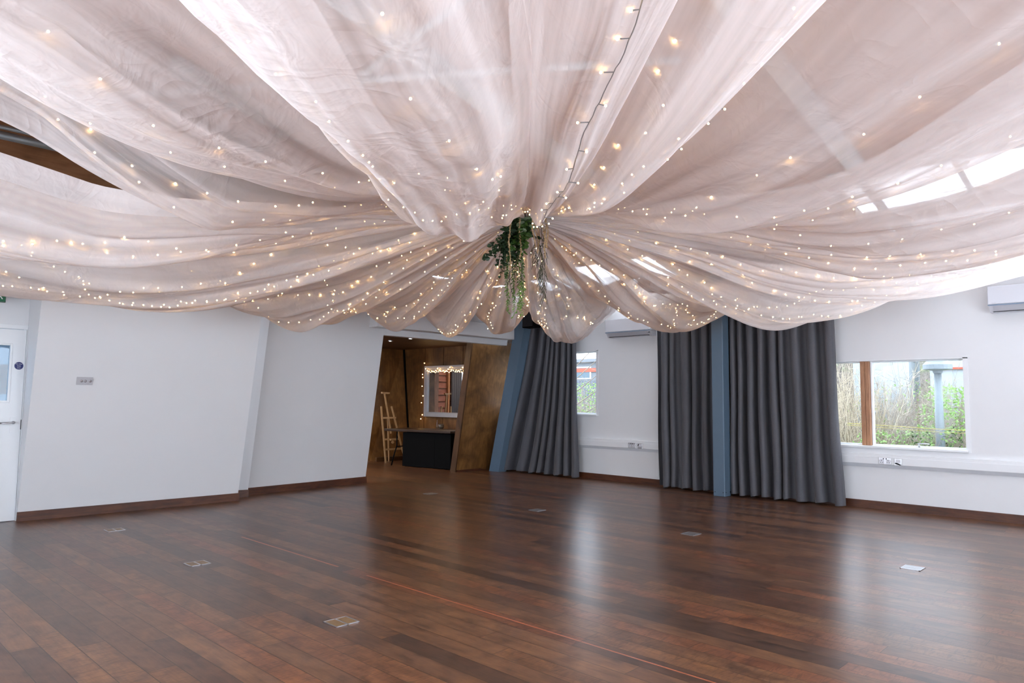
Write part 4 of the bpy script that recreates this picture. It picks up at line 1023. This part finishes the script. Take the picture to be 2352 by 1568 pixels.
# barrier tapes
m = MB(); m.tube([(12.2, 1.5, .93), (12.2, 2.8, .95), (12.3, 4.2, 1.0)], .004, 5); m.tube([(12.3, 1.5, .90), (12.3, 2.8, .90), (12.3, 4.2, .97)], .003, 5); tag(m.build('boundary_rope', plain('yellow_rope', (.65, .55, .12), .6)), 'thin yellow rope stretched across the shrubs outside', 'rope')
# buildings
BWP = plain('pale_cladding', (.42, .47, .49), .6, var=.05); BW_ = plain('white_cladding', (.20, .22, .235), .6, var=.04); BR = plain('red_band_paint', (.50, .12, .07), .6); BG = plain('dark_pane', (.10, .16, .20), .1)
def house(x, y, w, dpt, h, label, band=None, zb=-.6, roof=None):
    wall_m = BW_ if x > 20 else BWP
    t = thing('building', (x, y, zb), label, 'building')
    m = MB(); m.box((x, y-w/2, zb), (x+dpt, y+w/2, h)); m.build('wall', wall_m, t)
    m = MB(); m.box((x-.15, y-w/2-.2, h), (x+dpt+.15, y+w/2+.2, h+.14)); m.build('roof', plain('grey_roof', (.22, .24, .26), .6) if roof is None else roof, t)
    n = int(w/1.6)
    for i in range(n):
        yy = y-w/2+.8+1.6*i; f = MB(); f.box((x-.03, yy-.55, h-.75), (x, yy+.55, h-.2)); fo = f.build('window', GLOSSW, t)
        g = MB(); g.box((x-.035, yy-.48, h-.70), (x-.03, yy+.48, h-.25)); g.build('pane', BG, fo)
    if band:
        m = MB(); m.box((x-.05, y-w/2, band[0]), (x, y+w/2, band[1])); m.build('red_band', BR, t)
    return t
house(25, 19.6, 7.5, 5, 3.02, 'distant white building with a red band, in the narrow far window', band=(2.58, 2.75))
house(16.3, 4.86, 1.1, .8, 2.9, 'pale building glimpsed at the top left of the mullioned window')
house(16.4, 3.45, 1.0, .8, 2.75, 'white low building at the top right of the mullioned window', band=(2.02, 2.06))
fn = thing('timber_fence', (20, 15.6, -.6), 'grey timber fence below the building in the narrow far window', 'fence')
m = MB()
for i in range(50): m.box((20, 12.6+.12*i, -.6), (20.03, 12.71+.12*i, 2.02))
m.build('fence_boards', plain('grey_timber', (.17, .19, .22), .8, var=.3), fn)
m = MB()
for i in range(4): m.box((20.03, 12.7+1.9*i, -.6), (20.12, 12.8+1.9*i, 2.1))
m.build('fence_post', plain('grey_timber_post', (.17, .18, .2), .8), fn)

# ---------------------------------------------------------------- light
w = bpy.data.worlds.new('sky'); scn.world = w; w.use_nodes = True; nt = w.node_tree; nt.nodes.clear()
out = nt.nodes.new('ShaderNodeOutputWorld'); bg = nt.nodes.new('ShaderNodeBackground'); tc = nt.nodes.new('ShaderNodeTexCoord'); sx = nt.nodes.new('ShaderNodeSeparateXYZ')
rp = nt.nodes.new('ShaderNodeValToRGB'); nt.links.new(tc.outputs['Generated'], sx.inputs[0]); nt.links.new(sx.outputs[2], rp.inputs[0])
rp.color_ramp.elements[0].position = 0; rp.color_ramp.elements[0].color = (.80, .88, 1.0, 1)
rp.color_ramp.elements[1].position = .6; rp.color_ramp.elements[1].color = (.70, .83, 1.0, 1)
nt.links.new(rp.outputs[0], bg.inputs[0]); bg.inputs[1].default_value = 6.0; nt.links.new(bg.outputs[0], out.inputs[0])

def portal(name, loc, size, direction):
    l = bpy.data.lights.new(name, 'AREA'); l.shape = 'RECTANGLE'; l.size, l.size_y = size; l.cycles.is_portal = True
    o = bpy.data.objects.new(name, l); COL.objects.link(o); o.location = loc; o.rotation_euler = Vector(direction).to_track_quat('-Z', 'Y').to_euler(); return o
portal('portal_window', (XR+.32, (W1[0]+W1[1])/2, (W1[2]+W1[3])/2), (W1[1]-W1[0], W1[3]-W1[2]), (-1, 0, 0))
portal('portal_window', (XR+.32, (W2[0]+W2[1])/2, (W2[2]+W2[3])/2), (W2[1]-W2[0], W2[3]-W2[2]), (-1, 0, 0))
for h in sky[:5]: portal('portal_rooflight', ((h[0]+h[1])/2, (h[2]+h[3])/2, zr((h[0]+h[1])/2)+.28), (h[1]-h[0]+.1, h[3]-h[2]+.1), (0, 0, -1))
def area(name, loc, size, direction, power, col=(1, 1, 1)):
    l = bpy.data.lights.new(name, 'AREA'); l.shape = 'RECTANGLE'; l.size, l.size_y = size; l.energy = power; l.color = col
    o = bpy.data.objects.new(name, l); COL.objects.link(o); o.location = loc; o.rotation_euler = Vector(direction).to_track_quat('-Z', 'Y').to_euler(); return o
# fill lamps just outside the added tall windows and the rooflights
for a, b, c, d in BW: area('window_fill', (-1.95, (a+b)/2, (c+d)/2+.2), (b-a, d-c), (1, 0, -.05), 72, (.80, .89, 1))
for a, b, c, d in BW2: area('window_fill', ((a+b)/2, -1.95, (c+d)/2+.2), (b-a, d-c), (0, 1, -.05), 72, (.80, .89, 1))
for h in sky[7:]: area('rooflight_fill', ((h[0]+h[1])/2, (h[2]+h[3])/2, zr((h[0]+h[1])/2)+.6), (h[1]-h[0], h[3]-h[2]), (.35, .35, -1), 38, (1, .97, .95))  # fill lamps over the added rooflights above the viewer
for h, e in ((sky[0], 40), (sky[1], 34), (sky[3], 16), (sky[4], 14)): area('rooflight_fill', ((h[0]+h[1])/2, (h[2]+h[3])/2, zr((h[0]+h[1])/2)+.6), (h[1]-h[0], h[3]-h[2]), (-.35, 0, -1), e, (.97, .98, 1))
def spot(name, loc, tgt, power, col, ang=1.6):
    l = bpy.data.lights.new(name, 'SPOT'); l.energy = power; l.color = col; l.spot_size = ang; l.spot_blend = .8; l.shadow_soft_size = .03
    o = bpy.data.objects.new(name, l); COL.objects.link(o); o.location = loc; o.rotation_euler = (Vector(tgt)-Vector(loc)).to_track_quat('-Z', 'Y').to_euler()
spot('downlight_beam', (8.11, 11.09, 2.41), (8.4, 11.2, 0), 45, (1, .74, .42), 2.4)
spot('downlight_beam', (8.02, 10.35, 2.41), (8.6, 9.9, 0), 40, (1, .74, .42), 2.4)
area('adjoining_room_fill', (6.0, 14.5, 2.85), (1.2, 1.2), (0, 0, -1), 60, (1, .85, .72))  # added fill lamp, out of view, for the room in the mirror
area('lobby_area_light', (1.6, 10.6, 2.5), (.8, .8), (0, 0, -1), 18, (.85, .92, 1))  # area lamp inside the lobby, facing down

scn.view_settings.view_transform = 'Standard'; scn.view_settings.look = 'None'; scn.view_settings.exposure = -.14; scn.view_settings.gamma = 1
cy = scn.cycles; cy.max_bounces = 6; cy.diffuse_bounces = 3; cy.glossy_bounces = 3; cy.adaptive_threshold = .18; cy.adaptive_min_samples = 16; cy.transmission_bounces = 3; cy.transparent_max_bounces = 14
cy.caustics_reflective = False; cy.caustics_refractive = False; cy.sample_clamp_indirect = 6; cy.use_light_tree = True
